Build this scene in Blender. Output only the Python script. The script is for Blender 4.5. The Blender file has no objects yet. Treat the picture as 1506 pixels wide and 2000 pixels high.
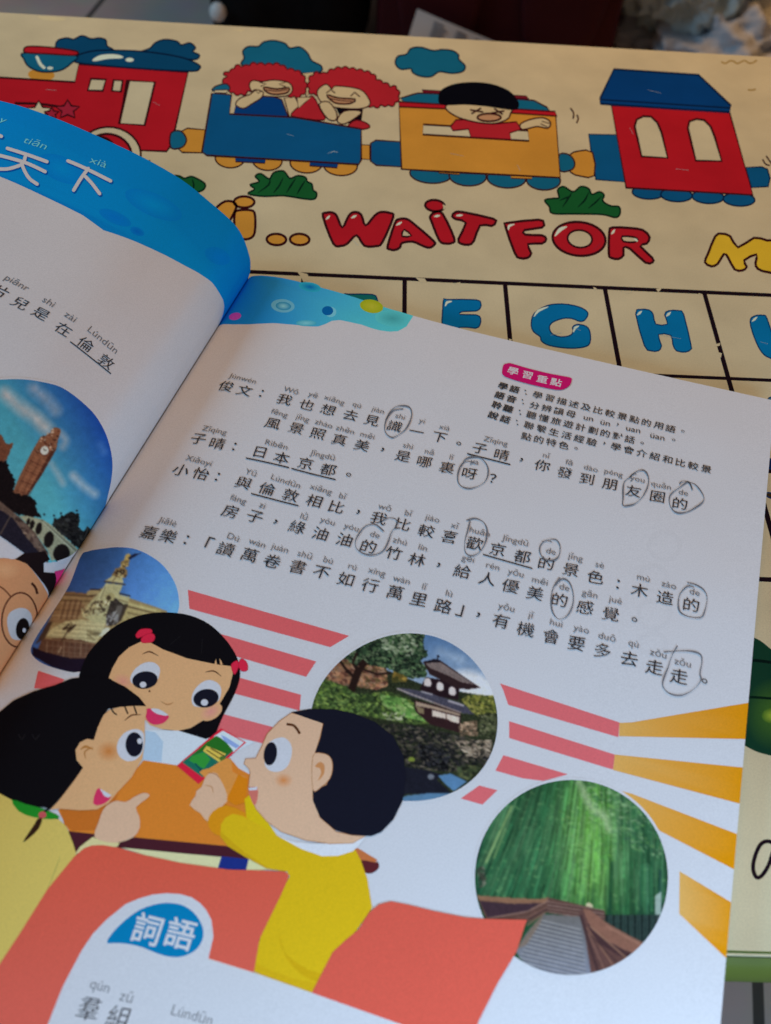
import bpy, bmesh, math
import numpy as np
from mathutils import Vector, Matrix
from mathutils.geometry import tessellate_polygon
scene = bpy.context.scene
COL = scene.collection
RNG = np.random.RandomState(7)

# ------------------------------------------------------------------ camera
F = 2000.0                                   # focal length in pixels of the 1506 x 2000 photograph
R = np.array([[0.9989502542171425, -0.039731957367320034, -0.022798271058739644],
              [0.016419455246379926, 0.7751877428819755, -0.631517509476151],
              [0.042764367046858404, 0.630480241442434, 0.775026369913806]])
CAM = np.array([-0.01352679, -0.33156811, 0.25865301])
cd = bpy.data.cameras.new('camera')
cam = bpy.data.objects.new('camera', cd)
COL.objects.link(cam)
m4 = Matrix.Identity(4)
for i in range(3):
    for j in range(3):
        m4[i][j] = R[i][j]
    m4[i][3] = CAM[i]
cam.matrix_world = m4
cd.sensor_fit = 'VERTICAL'
cd.sensor_height = 36.0
cd.lens = 36.0 * F / 2000.0
cd.clip_start = 0.01
cd.clip_end = 50
cd.dof.use_dof = True
cd.dof.focus_distance = 0.345
cd.dof.aperture_fstop = 15.0
scene.camera = cam

# ------------------------------------------------------------------ world and lights (a room with one window)
w = bpy.data.worlds.new('World')
scene.world = w
w.use_nodes = True
bg = w.node_tree.nodes['Background']
bg.inputs[0].default_value = (1.0, 0.78, 0.66, 1)
bg.inputs[1].default_value = 0.04

def area(name, loc, target, size, power, color):
    ld = bpy.data.lights.new(name, 'AREA')
    ld.shape = 'RECTANGLE'
    ld.size, ld.size_y = size
    ld.energy = power
    ld.color = color
    o = bpy.data.objects.new(name, ld)
    o.location = loc
    o.rotation_euler = (Vector(target) - Vector(loc)).to_track_quat('-Z', 'Y').to_euler()
    COL.objects.link(o)
    return o
area('window_light', (0.10, -0.45, 0.15), (0.10, -0.25, 0), (0.20, 0.15), 0.84, (0.47, 0.70, 1.0))
area('lamp_light', (0.3, 0.8, 0.7), (0, 0.1, 0), (0.5, 0.5), 5.0, (1.0, 0.54, 0.18))
area('room_light', (-1.0, 0.2, 0.8), (0, 0.05, 0), (0.5, 0.5), 6.2, (0.355, 0.69, 1.0))

scene.view_settings.view_transform = 'Standard'
scene.view_settings.look = 'None'
scene.view_settings.exposure = 0.32
scene.view_settings.gamma = 1.0
scene.view_settings.use_curve_mapping = False

# ------------------------------------------------------------------ colours: printed colour = seen colour / seen white paper there
def lin(c):
    c = np.asarray(c, float) / 255.0
    return np.where(c <= 0.04045, c / 12.92, ((c + 0.055) / 1.055) ** 2.4)
WL = lin((168, 155, 151))      # white paper, upper left
WM = lin((174, 174, 186))      # middle
WB = lin((186, 203, 230))      # lower right
WT = lin((196, 172, 158))      # on the table top
def col(c, ref=WM):
    return tuple(np.clip(lin(c) / ref * 0.78, 0.004, 0.9))

# ------------------------------------------------------------------ materials
def print_mat(name, rough, grain, grain_scale, bump, mottling=0.03, spec=0.35):
    m = bpy.data.materials.new(name)
    m.use_nodes = True
    nt = m.node_tree
    b = nt.nodes['Principled BSDF']
    at = nt.nodes.new('ShaderNodeAttribute'); at.attribute_name = 'Col'
    tc = nt.nodes.new('ShaderNodeTexCoord')
    n1 = nt.nodes.new('ShaderNodeTexNoise'); n1.inputs['Scale'].default_value = grain_scale; n1.inputs['Detail'].default_value = 2
    n2 = nt.nodes.new('ShaderNodeTexNoise'); n2.inputs['Scale'].default_value = 38; n2.inputs['Detail'].default_value = 4
    mr1 = nt.nodes.new('ShaderNodeMapRange'); mr1.inputs['From Min'].default_value = 0.25; mr1.inputs['From Max'].default_value = 0.75
    mr1.inputs['To Min'].default_value = 1 - grain; mr1.inputs['To Max'].default_value = 1 + grain
    mr2 = nt.nodes.new('ShaderNodeMapRange'); mr2.inputs['From Min'].default_value = 0.3; mr2.inputs['From Max'].default_value = 0.7
    mr2.inputs['To Min'].default_value = 1 - mottling; mr2.inputs['To Max'].default_value = 1 + mottling
    mu = nt.nodes.new('ShaderNodeMath'); mu.operation = 'MULTIPLY'
    vm = nt.nodes.new('ShaderNodeVectorMath'); vm.operation = 'SCALE'
    L = nt.links.new
    L(tc.outputs['Object'], n1.inputs['Vector']); L(tc.outputs['Object'], n2.inputs['Vector'])
    L(n1.outputs['Fac'], mr1.inputs['Value']); L(n2.outputs['Fac'], mr2.inputs['Value'])
    L(mr1.outputs[0], mu.inputs[0]); L(mr2.outputs[0], mu.inputs[1])
    L(at.outputs['Color'], vm.inputs[0]); L(mu.outputs[0], vm.inputs['Scale'])
    L(vm.outputs[0], b.inputs['Base Color'])
    b.inputs['Roughness'].default_value = rough
    b.inputs['Specular IOR Level'].default_value = spec
    bp = nt.nodes.new('ShaderNodeBump'); bp.inputs['Strength'].default_value = bump; bp.inputs['Distance'].default_value = 0.0005
    L(n1.outputs['Fac'], bp.inputs['Height'])
    if bump > 0:
        n3 = nt.nodes.new('ShaderNodeTexNoise'); n3.inputs['Scale'].default_value = 16; n3.inputs['Detail'].default_value = 1
        L(tc.outputs['Object'], n3.inputs['Vector']); L(n3.outputs['Fac'], bp.inputs['Height'])
        bp.inputs['Distance'].default_value = 0.004
        L(bp.outputs[0], b.inputs['Normal'])
    return m
M_PAPER = print_mat('printed_paper', 0.62, 0.075, 2600, 0.35, 0.012, 0.0)
M_BOARD = print_mat('printed_laminate', 0.42, 0.09, 2200, 0.0, 0.075, 0.0)

def plain(name, c, rough=0.5, spec=0.4, metallic=0.0, noise=0.12, scale=60, bump=0.0, detail=4):
    m = bpy.data.materials.new(name)
    m.use_nodes = True
    nt = m.node_tree
    b = nt.nodes['Principled BSDF']
    tc = nt.nodes.new('ShaderNodeTexCoord')
    n = nt.nodes.new('ShaderNodeTexNoise'); n.inputs['Scale'].default_value = scale; n.inputs['Detail'].default_value = detail
    r = nt.nodes.new('ShaderNodeValToRGB')
    r.color_ramp.elements[0].position = 0.3; r.color_ramp.elements[1].position = 0.7
    r.color_ramp.elements[0].color = (*[x * (1 - noise) for x in c], 1)
    r.color_ramp.elements[1].color = (*[min(1, x * (1 + noise)) for x in c], 1)
    nt.links.new(tc.outputs['Object'], n.inputs['Vector'])
    nt.links.new(n.outputs['Fac'], r.inputs[0])
    nt.links.new(r.outputs[0], b.inputs['Base Color'])
    if bump:
        bp = nt.nodes.new('ShaderNodeBump'); bp.inputs['Strength'].default_value = bump; bp.inputs['Distance'].default_value = 0.002
        nt.links.new(n.outputs['Fac'], bp.inputs['Height']); nt.links.new(bp.outputs[0], b.inputs['Normal'])
    b.inputs['Roughness'].default_value = rough
    b.inputs['Specular IOR Level'].default_value = spec
    b.inputs['Metallic'].default_value = metallic
    return m

# ------------------------------------------------------------------ surfaces that carry print: flat table top, two bent pages
def rays(px):
    px = np.atleast_2d(np.asarray(px, float))
    d = np.stack([px[:, 0] - 753.0, -(px[:, 1] - 1000.0), np.full(len(px), -F)], 1)
    return d @ R.T

class Flat:
    brk = []
    def px2uv(self, px):
        d = rays(px)
        t = -CAM[2] / d[:, 2]
        return np.stack([CAM[0] + t * d[:, 0], -(CAM[1] + t * d[:, 1])], 1)
    def xyz(self, u, v, h):
        return np.stack([u, -v, h], 1)
    def nor(self, u):
        n = np.zeros((len(u), 3)); n[:, 2] = 1
        return n

S0 = np.array([-0.0609, -0.0147, 0.0])
A = math.radians(-16)
ES = np.array([math.cos(A), math.sin(A), 0])
ET = np.array([math.sin(A), -math.cos(A), 0])        # down the page

def catmull(P, n, closed=False):
    P = np.asarray(P, float)
    out = []
    N = len(P)
    for i in range(N if closed else N - 1):
        if closed:
            p0, p1, p2, p3 = P[(i - 1) % N], P[i], P[(i + 1) % N], P[(i + 2) % N]
        else:
            p0, p1, p2, p3 = P[max(i - 1, 0)], P[i], P[i + 1], P[min(i + 2, N - 1)]
        for k in range(n):
            t = k / n
            out.append(0.5 * ((2 * p1) + (-p0 + p2) * t + (2 * p0 - 5 * p1 + 4 * p2 - p3) * t * t + (-p0 + 3 * p1 - 3 * p2 + p3) * t ** 3))
    if not closed:
        out.append(P[-1])
    return np.array(out)

def scallop(pts, bumps, amp):
    """a closed outline with curls along it"""
    P = catmull(np.asarray(pts, float), 8, True)
    d = np.linalg.norm(np.roll(P, -1, 0) - P, axis=1)
    s = np.concatenate([[0], np.cumsum(d)])
    Q = []
    n = int(s[-1] / 1.2)
    for k in range(n):
        x = s[-1] * k / n
        i = min(np.searchsorted(s, x, side='right') - 1, len(P) - 1)
        a, b = P[i], P[(i + 1) % len(P)]
        t = (x - s[i]) / max(d[i], 1e-6)
        p = a + (b - a) * t
        e = (b - a) / (np.linalg.norm(b - a) + 1e-9)
        Q.append(p + np.array([e[1], -e[0]]) * amp * (abs(math.sin(math.pi * bumps * k / n)) - .4))
    return np.array(Q)

class Page:
    def __init__(self, prof, side, n=4):
        q = catmull(np.array(prof) * 0.01, n)
        if side < 0:
            q = q[::-1]
        self.q = q
        seg = np.linalg.norm(np.diff(q, axis=0), axis=1)
        u = np.concatenate([[0], np.cumsum(seg)])
        if side < 0:
            u = u - u[-1]
        self.u = u
        self.side = side
        self.brk = list(u[1:-1])
        t = np.gradient(q, axis=0)
        nn = np.stack([-t[:, 1], t[:, 0]], 1)
        self.n = nn / np.linalg.norm(nn, axis=1)[:, None]
    def px2uv(self, px):
        d = rays(px)
        o2 = np.array([(CAM - S0) @ ES, CAM[2]])
        ds, dz = d @ ES, d[:, 2]
        best = np.full(len(d), 1e9); bu = np.zeros(len(d))
        K = len(self.q) - 1
        for i in range(K):
            a, b = self.q[i], self.q[i + 1]
            e = b - a
            det = ds * (-e[1]) + e[0] * dz
            det = np.where(np.abs(det) < 1e-12, 1e-12, det)
            rx, rz = a[0] - o2[0], a[1] - o2[1]
            t = (rx * (-e[1]) + e[0] * rz) / det
            k = (ds * rz - dz * rx) / det
            lo = -1e-6 if i > 0 or self.side > 0 else -30
            hi = 1 + 1e-6 if i < K - 1 or self.side < 0 else 30
            if i == 0 and self.side > 0:
                lo = -0.001
            ok = (t > 0) & (k >= lo) & (k <= hi) & (t < best)
            best = np.where(ok, t, best)
            bu = np.where(ok, self.u[i] + k * (self.u[i + 1] - self.u[i]), bu)
        miss = best > 1e8
        if miss.any():                                # beyond the gutter: carry the print into the fold
            a = self.q[0] if self.side > 0 else self.q[-1]
            t = (a[1] - CAM[2]) / dz
            best = np.where(miss, t, best)
            bu = np.where(miss, (-0.004 if self.side > 0 else 0.0), bu)
        P = CAM[None] + best[:, None] * d
        return np.stack([bu, (P - S0) @ ET], 1)
    def sz(self, u):
        q, uu = self.q, self.u
        i = np.clip(np.searchsorted(uu, u) - 1, 0, len(uu) - 2)
        k = (u - uu[i]) / (uu[i + 1] - uu[i])
        return q[i] + k[:, None] * (q[i + 1] - q[i]), self.n[i] + np.clip(k, 0, 1)[:, None] * (self.n[i + 1] - self.n[i])
    def nor(self, u):
        _, n = self.sz(np.asarray(u, float))
        n = n / np.linalg.norm(n, axis=1)[:, None]
        return n[:, :1] * ES[None] + n[:, 1:] * np.array([0, 0, 1.0])[None]
    def xyz(self, u, v, h):
        p, _ = self.sz(np.asarray(u, float))
        return S0[None] + p[:, :1] * ES[None] + p[:, 1:] * np.array([0, 0, 1.0])[None] + np.asarray(v)[:, None] * ET[None] + np.asarray(h)[:, None] * self.nor(u)

BOARD = Flat()
RIGHT_PROFILE = [(0, .80), (.22, 1.0), (.8, 1.16), (1.81, 1.24), (3.87, 1.15), (5.67, .95), (8, .81), (10.28, .77), (14.2, .77), (18.4, .81), (19.95, .83)]
LEFT_PROFILE = [(0, .80), (.12, 1.2), (.15, 1.56), (.13, 1.91), (-.06, 2.66), (-.42, 3.24), (-1.38, 3.99), (-2.32, 4.61), (-3.62, 5.14), (-5.31, 5.62), (-7.12, 6.03), (-9.09, 6.23), (-12, 6.1), (-15, 5.1), (-17.5, 3.3), (-19.2, 1.5)]
PR = Page(RIGHT_PROFILE, 1)
PL = Page(LEFT_PROFILE, -1)
PAGE_H = 0.272

# ------------------------------------------------------------------ helpers for objects
def link(o, parent=None):
    COL.objects.link(o)
    if parent is not None:
        o.parent = parent
    return o
def mesh_obj(name, verts, faces, mats, parent=None, smooth=False):
    me = bpy.data.meshes.new(name)
    me.from_pydata([tuple(v) for v in verts], [], faces)
    for m in (mats if isinstance(mats, (list, tuple)) else [mats]):
        me.materials.append(m)
    if smooth:
        me.shade_smooth()
    me.update()
    return link(bpy.data.objects.new(name, me), parent)
def bm_obj(name, bm, mat, parent=None, smooth=False):
    me = bpy.data.meshes.new(name)
    bm.to_mesh(me); bm.free()
    me.materials.append(mat)
    if smooth:
        me.shade_smooth()
    return link(bpy.data.objects.new(name, me), parent)
def tag(o, label=None, cat=None, group=None, kind=None):
    if label: o['label'] = label
    if cat: o['category'] = cat
    if group: o['group'] = group
    if kind: o['kind'] = kind
    return o
def empty(name, loc=(0, 0, 0)):
    o = bpy.data.objects.new(name, None)
    o.location = loc
    return link(o)

# ------------------------------------------------------------------ glyphs from the built-in font
_gl = {}
_kept = set()
def glyph(ch, bold=0.0):
    key = (ch, bold)
    if key not in _gl:
        cu = bpy.data.curves.new('g', 'FONT')
        cu.body = ch
        cu.resolution_u = 3
        cu.offset = bold
        ob = bpy.data.objects.new('g', cu)
        COL.objects.link(ob)
        dg = bpy.context.evaluated_depsgraph_get()
        dg.update()
        me = bpy.data.meshes.new_from_object(ob.evaluated_get(dg))
        v = np.array([x.co[:2] for x in me.vertices]).reshape(-1, 2)
        f = []
        for p in me.polygons:
            idx = list(p.vertices)
            for k in range(1, len(idx) - 1):
                f.append((idx[0], idx[k], idx[k + 1]))
        def size(v_, f_):
            return sum(abs((v_[b][0] - v_[a][0]) * (v_[c][1] - v_[a][1]) - (v_[c][0] - v_[a][0]) * (v_[b][1] - v_[a][1])) for a, b, c in f_)
        if bold < 0 and len(v):                      # some glyphs break when thinned: keep those as they are
            v0, f0 = glyph(ch, 0.0)
            if size(v, f) < .55 * size(v0, f0):
                v, f = v0, f0
                _kept.add(ch)
        bpy.data.objects.remove(ob); bpy.data.curves.remove(cu); bpy.data.meshes.remove(me)
        if len(v):
            lo, hi = v.min(0), v.max(0)
            v = v - (lo + hi) / 2
        _gl[key] = (v, f)
    return _gl[key]

LAYER = 1.6e-6
class Art:
    """Flat print in page coordinates (u, v): triangles with a colour per corner, later bent onto its surface."""
    def __init__(self, surf, base=1e-5):
        self.s = surf; self.h = base
        self.v = []; self.f = []; self.c = []
    def up(self, n=1):
        self.h += LAYER * n
    def tri(self, uv, tris, cols):
        b = len(self.v)
        for p in uv:
            self.v.append((p[0], p[1], self.h))
        for t in tris:
            a, q, r = (uv[i] for i in t)
            ar = (q[0] - a[0]) * (-r[1] + a[1]) - (r[0] - a[0]) * (-q[1] + a[1])
            if abs(ar) < 1e-14:
                continue
            if ar < 0:
                t = (t[0], t[2], t[1])
            self.f.append(tuple(b + i for i in t))
            self.c.append([cols[i] for i in t] if isinstance(cols, list) else [cols] * 3)
    def uvpoly(self, uv, c):
        t = tessellate_polygon([[Vector((p[0], p[1], 0)) for p in uv]])
        self.tri(uv, t, c)
        self.up()
    def poly(self, px, c, smooth=0, edge=None, ew=3.0, cfun=None):
        """px: pixel outline; smooth: spline steps; edge: colour of an outline of ew pixels"""
        P = np.asarray(px, float)
        if smooth:
            P = catmull(P, smooth, True)
        D = []
        for i in range(len(P)):
            a, b = P[i], P[(i + 1) % len(P)]
            n = max(1, int(np.linalg.norm(b - a) / 25))
            for k in range(n):
                D.append(a + (b - a) * k / n)
        D = np.array(D)
        uv = self.s.px2uv(D)
        cc = [cfun(p) for p in D] if cfun else c
        self.uvpoly(uv, cc)
        if edge is not None:
            self.stroke(np.vstack([P, P[:1]]), edge, ew)
    def stroke(self, px, c, wd, smooth=0, taper=False, cap=True, wob=0.0):
        P = np.asarray(px, float)
        closed = np.linalg.norm(P[0] - P[-1]) < 0.01 and len(P) > 3
        if smooth:
            P = np.vstack([catmull(P[:-1], smooth, True), P[:1]]) if closed else catmull(P, smooth)
        keep = [0]
        for i in range(1, len(P)):
            if np.linalg.norm(P[i] - P[keep[-1]]) > 0.3:
                keep.append(i)
        P = P[keep]
        if len(P) < 2:
            return
        T = np.gradient(P, axis=0)
        if closed:
            T[0] = T[-1] = P[1] - P[-2]
        T = T / (np.linalg.norm(T, axis=1)[:, None] + 1e-9)
        Nn = np.stack([-T[:, 1], T[:, 0]], 1)
        ww = np.full(len(P), wd / 2.0)
        if taper:
            k = np.linspace(0, 1, len(P))
            ww = ww * (0.25 + 0.75 * np.sin(np.pi * np.clip(k, 0.03, 0.97)))
        if wob:
            k = np.arange(len(P))
            ww = ww * (1 + wob * np.sin(k * .55 + P[0][0]) + wob * .6 * np.sin(k * .21 + P[0][1]))
        if cap and not closed:
            P = P.copy(); P[0] -= T[0] * wd * 0.3; P[-1] += T[-1] * wd * 0.3
        a = self.s.px2uv(P + Nn * ww[:, None]); b = self.s.px2uv(P - Nn * ww[:, None])
        n = len(P)
        uv = np.vstack([a, b])
        tr = []
        for i in range(n - 1):
            tr += [(i, i + 1, n + i + 1), (i, n + i + 1, n + i)]
        self.tri(uv, tr, c)
        if not closed and wd > 5 and not taper:
            for q in (P[0], P[-1]):
                self.h += LAYER * .3
                self.ell(q, wd / 2, wd / 2, 0, c, n=10)
        self.up()
    def ell(self, c0, rx, ry, rot, c, n=28, edge=None, ew=3, inner=None):
        a = np.linspace(0, 2 * np.pi, n, endpoint=False)
        r = math.radians(rot)
        x, y = rx * np.cos(a), ry * np.sin(a)
        P = np.stack([c0[0] + x * math.cos(r) - y * math.sin(r), c0[1] + x * math.sin(r) + y * math.cos(r)], 1)
        if inner is not None:                       # soft spot: colour in the middle fading into colour at the rim
            uv = self.s.px2uv(np.vstack([P, [c0]]))
            self.tri(uv, [(i, (i + 1) % n, n) for i in range(n)], [c] * n + [inner])
            self.up()
        else:
            self.poly(P, c, edge=edge, ew=ew)
    def text(self, ch, pos, em, direction, c, bold=0.0, slant=0.0, sy=1.0, nib=0.0):
        """one string centred on pixel pos, em in metres, direction = unit vector in (u, v)"""
        h0 = self.h
        fat = bold if bold > .01 else 0
        v, f = glyph(ch, 0.0 if fat else bold)
        if not len(v):
            return
        o = self.s.px2uv([pos])[0]
        dx = np.asarray(direction); dy = np.array([dx[1], -dx[0]])      # up, with v pointing down the page
        x = v[:, 0]; y = v[:, 1] * sy + slant * v[:, 0]
        if ch in _kept:
            nib = 0.0
        if nib:                                    # brush-like cut: a thin glyph swept along the nib
            for k in (-1, 0, 1):
                uv = o[None] + em * ((x + nib * k)[:, None] * dx[None] + (y + nib * .75 * k)[:, None] * dy[None])
                self.tri(uv, f, c)
                self.h += LAYER * .5
            self.h = h0
            return
        for k in range(9 if fat else 1):            # a heavier cut: the glyph laid down several times, a little apart
            sx, sy_ = (fat * math.cos(k * math.pi / 4), fat * math.sin(k * math.pi / 4)) if k else (0, 0)
            uv = o[None] + em * ((x + sx)[:, None] * dx[None] + (y + sy_)[:, None] * dy[None])
            self.tri(uv, f, c)
            if fat: self.h += LAYER * .4
        self.h = h0
    def build(self, name, parent, mat, clip=True):
        bm = bmesh.new()
        cl = bm.loops.layers.float_color.new('Col')
        vs = [bm.verts.new(p) for p in self.v]
        for f, c in zip(self.f, self.c):
            try:
                fc = bm.faces.new([vs[i] for i in f])
            except ValueError:
                continue
            for lp, k in zip(fc.loops, c):
                lp[cl] = (k[0], k[1], k[2], 1)
        if isinstance(self.s, Page):
            us = [p[0] for p in self.v]
            lo, hi = min(us), max(us)
            for b in self.s.brk:
                if lo < b < hi:
                    bmesh.ops.bisect_plane(bm, geom=bm.verts[:] + bm.edges[:] + bm.faces[:], plane_co=(b, 0, 0), plane_no=(1, 0, 0), dist=1e-8)
            if clip:
                a, z = self.s.u[0], self.s.u[-1]
                for co, no in (((a, 0, 0), (-1, 0, 0)), ((z, 0, 0), (1, 0, 0)), ((0, PAGE_H, 0), (0, 1, 0))):
                    bmesh.ops.bisect_plane(bm, geom=bm.verts[:] + bm.edges[:] + bm.faces[:], plane_co=co, plane_no=no, dist=1e-8, clear_outer=True)
        loose = [v for v in bm.verts if not v.link_faces]
        if loose:
            bmesh.ops.delete(bm, geom=loose, context='VERTS')
        co = np.array([v.co[:] for v in bm.verts])
        if len(co) == 0:
            bm.free(); return None
        X = self.s.xyz(co[:, 0], co[:, 1], co[:, 2])
        N = self.s.nor(co[:, 0])
        for v, x in zip(bm.verts, X):
            v.co = x
        me = bpy.data.meshes.new(name)
        bm.to_mesh(me); bm.free()
        me.materials.append(mat)
        me.shade_smooth()
        me.normals_split_custom_set_from_vertices([tuple(n) for n in N])
        return link(bpy.data.objects.new(name, me), parent)

def P_(x0, y0, sc):
    return lambda pts: [(x0 + x / sc, y0 + y / sc) for x, y in pts]
T1 = P_(0, 0, 1.9816); T2 = P_(746, 0, 1.9816); T3 = P_(0, 400, 1.9816); T4 = P_(746, 400, 1.9816)
B1 = P_(0, 900, 3.012); B3 = P_(0, 1150, 3.012); B4 = P_(350, 1350, 2.51); B5 = P_(0, 1600, 2.689)
B6 = P_(900, 1300, 2.485); B7 = P_(580, 1200, 3.586); B2 = P_(900, 850, 2.485); B0 = P_(400, 700, 2.738)
LC = P_(0, 780, 6.024); TT = P_(0, 200, 5.792)

# ------------------------------------------------------------------ printed photographs: colour grids painted point by point
class Photo:
    def __init__(self, surf, x0, y0, x1, y1, n):
        self.s = surf
        self.nx = n; self.ny = int(n * (y1 - y0) / (x1 - x0))
        xs = np.linspace(x0, x1, self.nx); ys = np.linspace(y0, y1, self.ny)
        self.X, self.Y = np.meshgrid(xs, ys)
        self.C = np.zeros((self.ny, self.nx, 3))
        self.px = (x1 - x0) / n
    def inside(self, pts):
        P = np.asarray(pts, float)
        m = np.zeros(self.X.shape, bool)
        for i in range(len(P)):
            x1, y1 = P[i]; x2, y2 = P[(i + 1) % len(P)]
            if y1 == y2: continue
            c = ((self.Y < y1) != (self.Y < y2)) & (self.X < (x2 - x1) * (self.Y - y1) / (y2 - y1) + x1)
            m ^= c
        return m
    def poly(self, pts, c, a=1.0, smooth=0, noise=0.0, jag=0.0):
        P = np.asarray(pts, float)
        if smooth: P = catmull(P, smooth, True)
        if jag:
            Q = []
            for i in range(len(P)):
                p, q = P[i], P[(i + 1) % len(P)]
                n = max(1, int(np.linalg.norm(q - p) / 3))
                for k in range(n):
                    Q.append(p + (q - p) * k / n + RNG.normal(0, jag, 2))
            P = np.array(Q)
        m = self.inside(P)
        self.mix(m * a, c, noise)
        return m
    def mix(self, a, c, noise=0.0):
        c = np.asarray(c, float)
        if c.ndim == 1: c = c[None, None]
        if noise:
            c = c * (1 + noise * RNG.normal(0, 1, self.X.shape))[..., None]
        a = np.asarray(a, float)[..., None]
        self.C = self.C * (1 - a) + c * a
    def ell(self, x, y, rx, ry, rot, c, a=1.0, soft=0.0):
        r = math.radians(rot)
        dx, dy = self.X - x, self.Y - y
        q = ((dx * math.cos(r) + dy * math.sin(r)) / rx) ** 2 + ((-dx * math.sin(r) + dy * math.cos(r)) / ry) ** 2
        k = np.clip((1 - q) / soft, 0, 1) if soft else (q < 1)
        self.mix(k * a, c)
    def line(self, p, q, wd, c, a=1.0):
        p = np.array(p, float); q = np.array(q, float)
        d = q - p; L = np.linalg.norm(d) + 1e-9; d /= L
        s = (self.X - p[0]) * d[0] + (self.Y - p[1]) * d[1]
        t = np.abs(-(self.X - p[0]) * d[1] + (self.Y - p[1]) * d[0])
        k = np.clip((wd / 2 + self.px / 2 - t) / self.px, 0, 1) * ((s >= 0) & (s <= L))
        self.mix(k * a, c)
    def blobs(self, region, n, cols, size, asp=1.6, rot=15, a=0.9):
        P = np.asarray(region, float)
        m = self.inside(P)
        yy, xx = np.nonzero(m)
        if not len(yy): return
        for k in range(n):
            i = RNG.randint(len(yy))
            x, y = self.X[yy[i], xx[i]], self.Y[yy[i], xx[i]]
            s = size * RNG.uniform(.5, 1.5)
            w_ = int(s * asp / self.px) + 2
            y0, y1 = max(0, yy[i] - w_), yy[i] + w_ + 1
            x0, x1 = max(0, xx[i] - w_), xx[i] + w_ + 1
            X, Y = self.X[y0:y1, x0:x1] - x, self.Y[y0:y1, x0:x1] - y
            r = math.radians(rot + RNG.normal(0, 25))
            q = ((X * math.cos(r) + Y * math.sin(r)) / (s * asp)) ** 2 + ((-X * math.sin(r) + Y * math.cos(r)) / s) ** 2
            kk = (q < 1)[..., None] * a * m[y0:y1, x0:x1, None]
            c = np.asarray(cols[RNG.randint(len(cols))], float) * RNG.uniform(.8, 1.2)
            self.C[y0:y1, x0:x1] = self.C[y0:y1, x0:x1] * (1 - kk) + c * kk
    def cloud(self, pts, c, a, soft):
        """soft streak along a polyline of (x, y, radius)"""
        best = np.zeros(self.X.shape)
        Q = catmull(np.array(pts, float), 6)
        for x, y, r in Q:
            q = np.sqrt((self.X - x) ** 2 + (self.Y - y) ** 2) / r
            best = np.maximum(best, np.clip((1 - q) / soft, 0, 1))
        n = self.noise(14)
        self.mix(best * a * (0.55 + 0.6 * n), c)
    def noise(self, cell):
        tot = np.zeros(self.X.shape); amp = 1.0; s = 0
        for o in range(4):
            g = RNG.rand(64, 64)
            fx = (self.X / cell) % 63; fy = (self.Y / cell) % 63
            ix, iy = fx.astype(int), fy.astype(int)
            tx, ty = fx - ix, fy - iy
            tx = tx * tx * (3 - 2 * tx); ty = ty * ty * (3 - 2 * ty)
            v = (g[iy, ix] * (1 - tx) + g[iy, ix + 1] * tx) * (1 - ty) + (g[iy + 1, ix] * (1 - tx) + g[iy + 1, ix + 1] * tx) * ty
            tot += amp * v; s += amp; amp *= .55; cell /= 2
        return tot / s
    def blur(self, n=1):
        for _ in range(n):
            for ax in (0, 1):
                p = np.roll(self.C, 1, ax); q = np.roll(self.C, -1, ax)
                self.C = .25 * p + .5 * self.C + .25 * q
    def build(self, name, outline, parent, mat, ref, h):
        P = catmull(np.asarray(outline, float), 6, True)
        m = self.inside(P)
        q = m[:-1, :-1] & m[1:, :-1] & m[:-1, 1:] & m[1:, 1:]
        used = np.zeros(self.X.shape, bool)
        used[:-1, :-1] |= q; used[1:, :-1] |= q; used[:-1, 1:] |= q; used[1:, 1:] |= q
        idx = -np.ones(self.X.shape, int)
        idx[used] = np.arange(used.sum())
        px = np.stack([self.X[used], self.Y[used]], 1)
        uv = self.s.px2uv(px)
        V = self.s.xyz(uv[:, 0], uv[:, 1], np.full(len(uv), h))
        N = self.s.nor(uv[:, 0])
        yy, xx = np.nonzero(q)
        Fc = np.stack([idx[yy, xx], idx[yy + 1, xx], idx[yy + 1, xx + 1], idx[yy, xx + 1]], 1)
        me = bpy.data.meshes.new(name)
        me.from_pydata(V.tolist(), [], Fc.tolist())
        at = me.attributes.new('Col', 'FLOAT_COLOR', 'POINT')
        c = np.clip(lin(np.clip(self.C[used], 0, 255)) / ref[None] * 0.78, 0.003, .9)
        at.data.foreach_set('color', np.concatenate([c, np.ones((len(c), 1))], 1).astype(np.float32).ravel())
        me.materials.append(mat)
        me.shade_smooth()
        me.normals_split_custom_set_from_vertices([tuple(n) for n in N])
        return link(bpy.data.objects.new(name, me), parent)
# ------------------------------------------------------------------ floor
FZ = -0.30
m = bpy.data.materials.new('floor_tiles'); m.use_nodes = True
nt = m.node_tree; b = nt.nodes['Principled BSDF']
tc = nt.nodes.new('ShaderNodeTexCoord'); mp = nt.nodes.new('ShaderNodeMapping')
mp.inputs['Rotation'].default_value = (0, 0, math.radians(-79.6))
br = nt.nodes.new('ShaderNodeTexBrick')
br.offset = 0.0; br.squash = 1.0
br.inputs['Color1'].default_value = (.64, .53, .48, 1); br.inputs['Color2'].default_value = (.68, .56, .51, 1)
br.inputs['Mortar'].default_value = (.09, .085, .08, 1)
br.inputs['Scale'].default_value = 1.0; br.inputs['Mortar Size'].default_value = 0.0035; br.inputs['Mortar Smooth'].default_value = 0.3
br.inputs['Brick Width'].default_value = 0.36; br.inputs['Row Height'].default_value = 0.36
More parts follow.
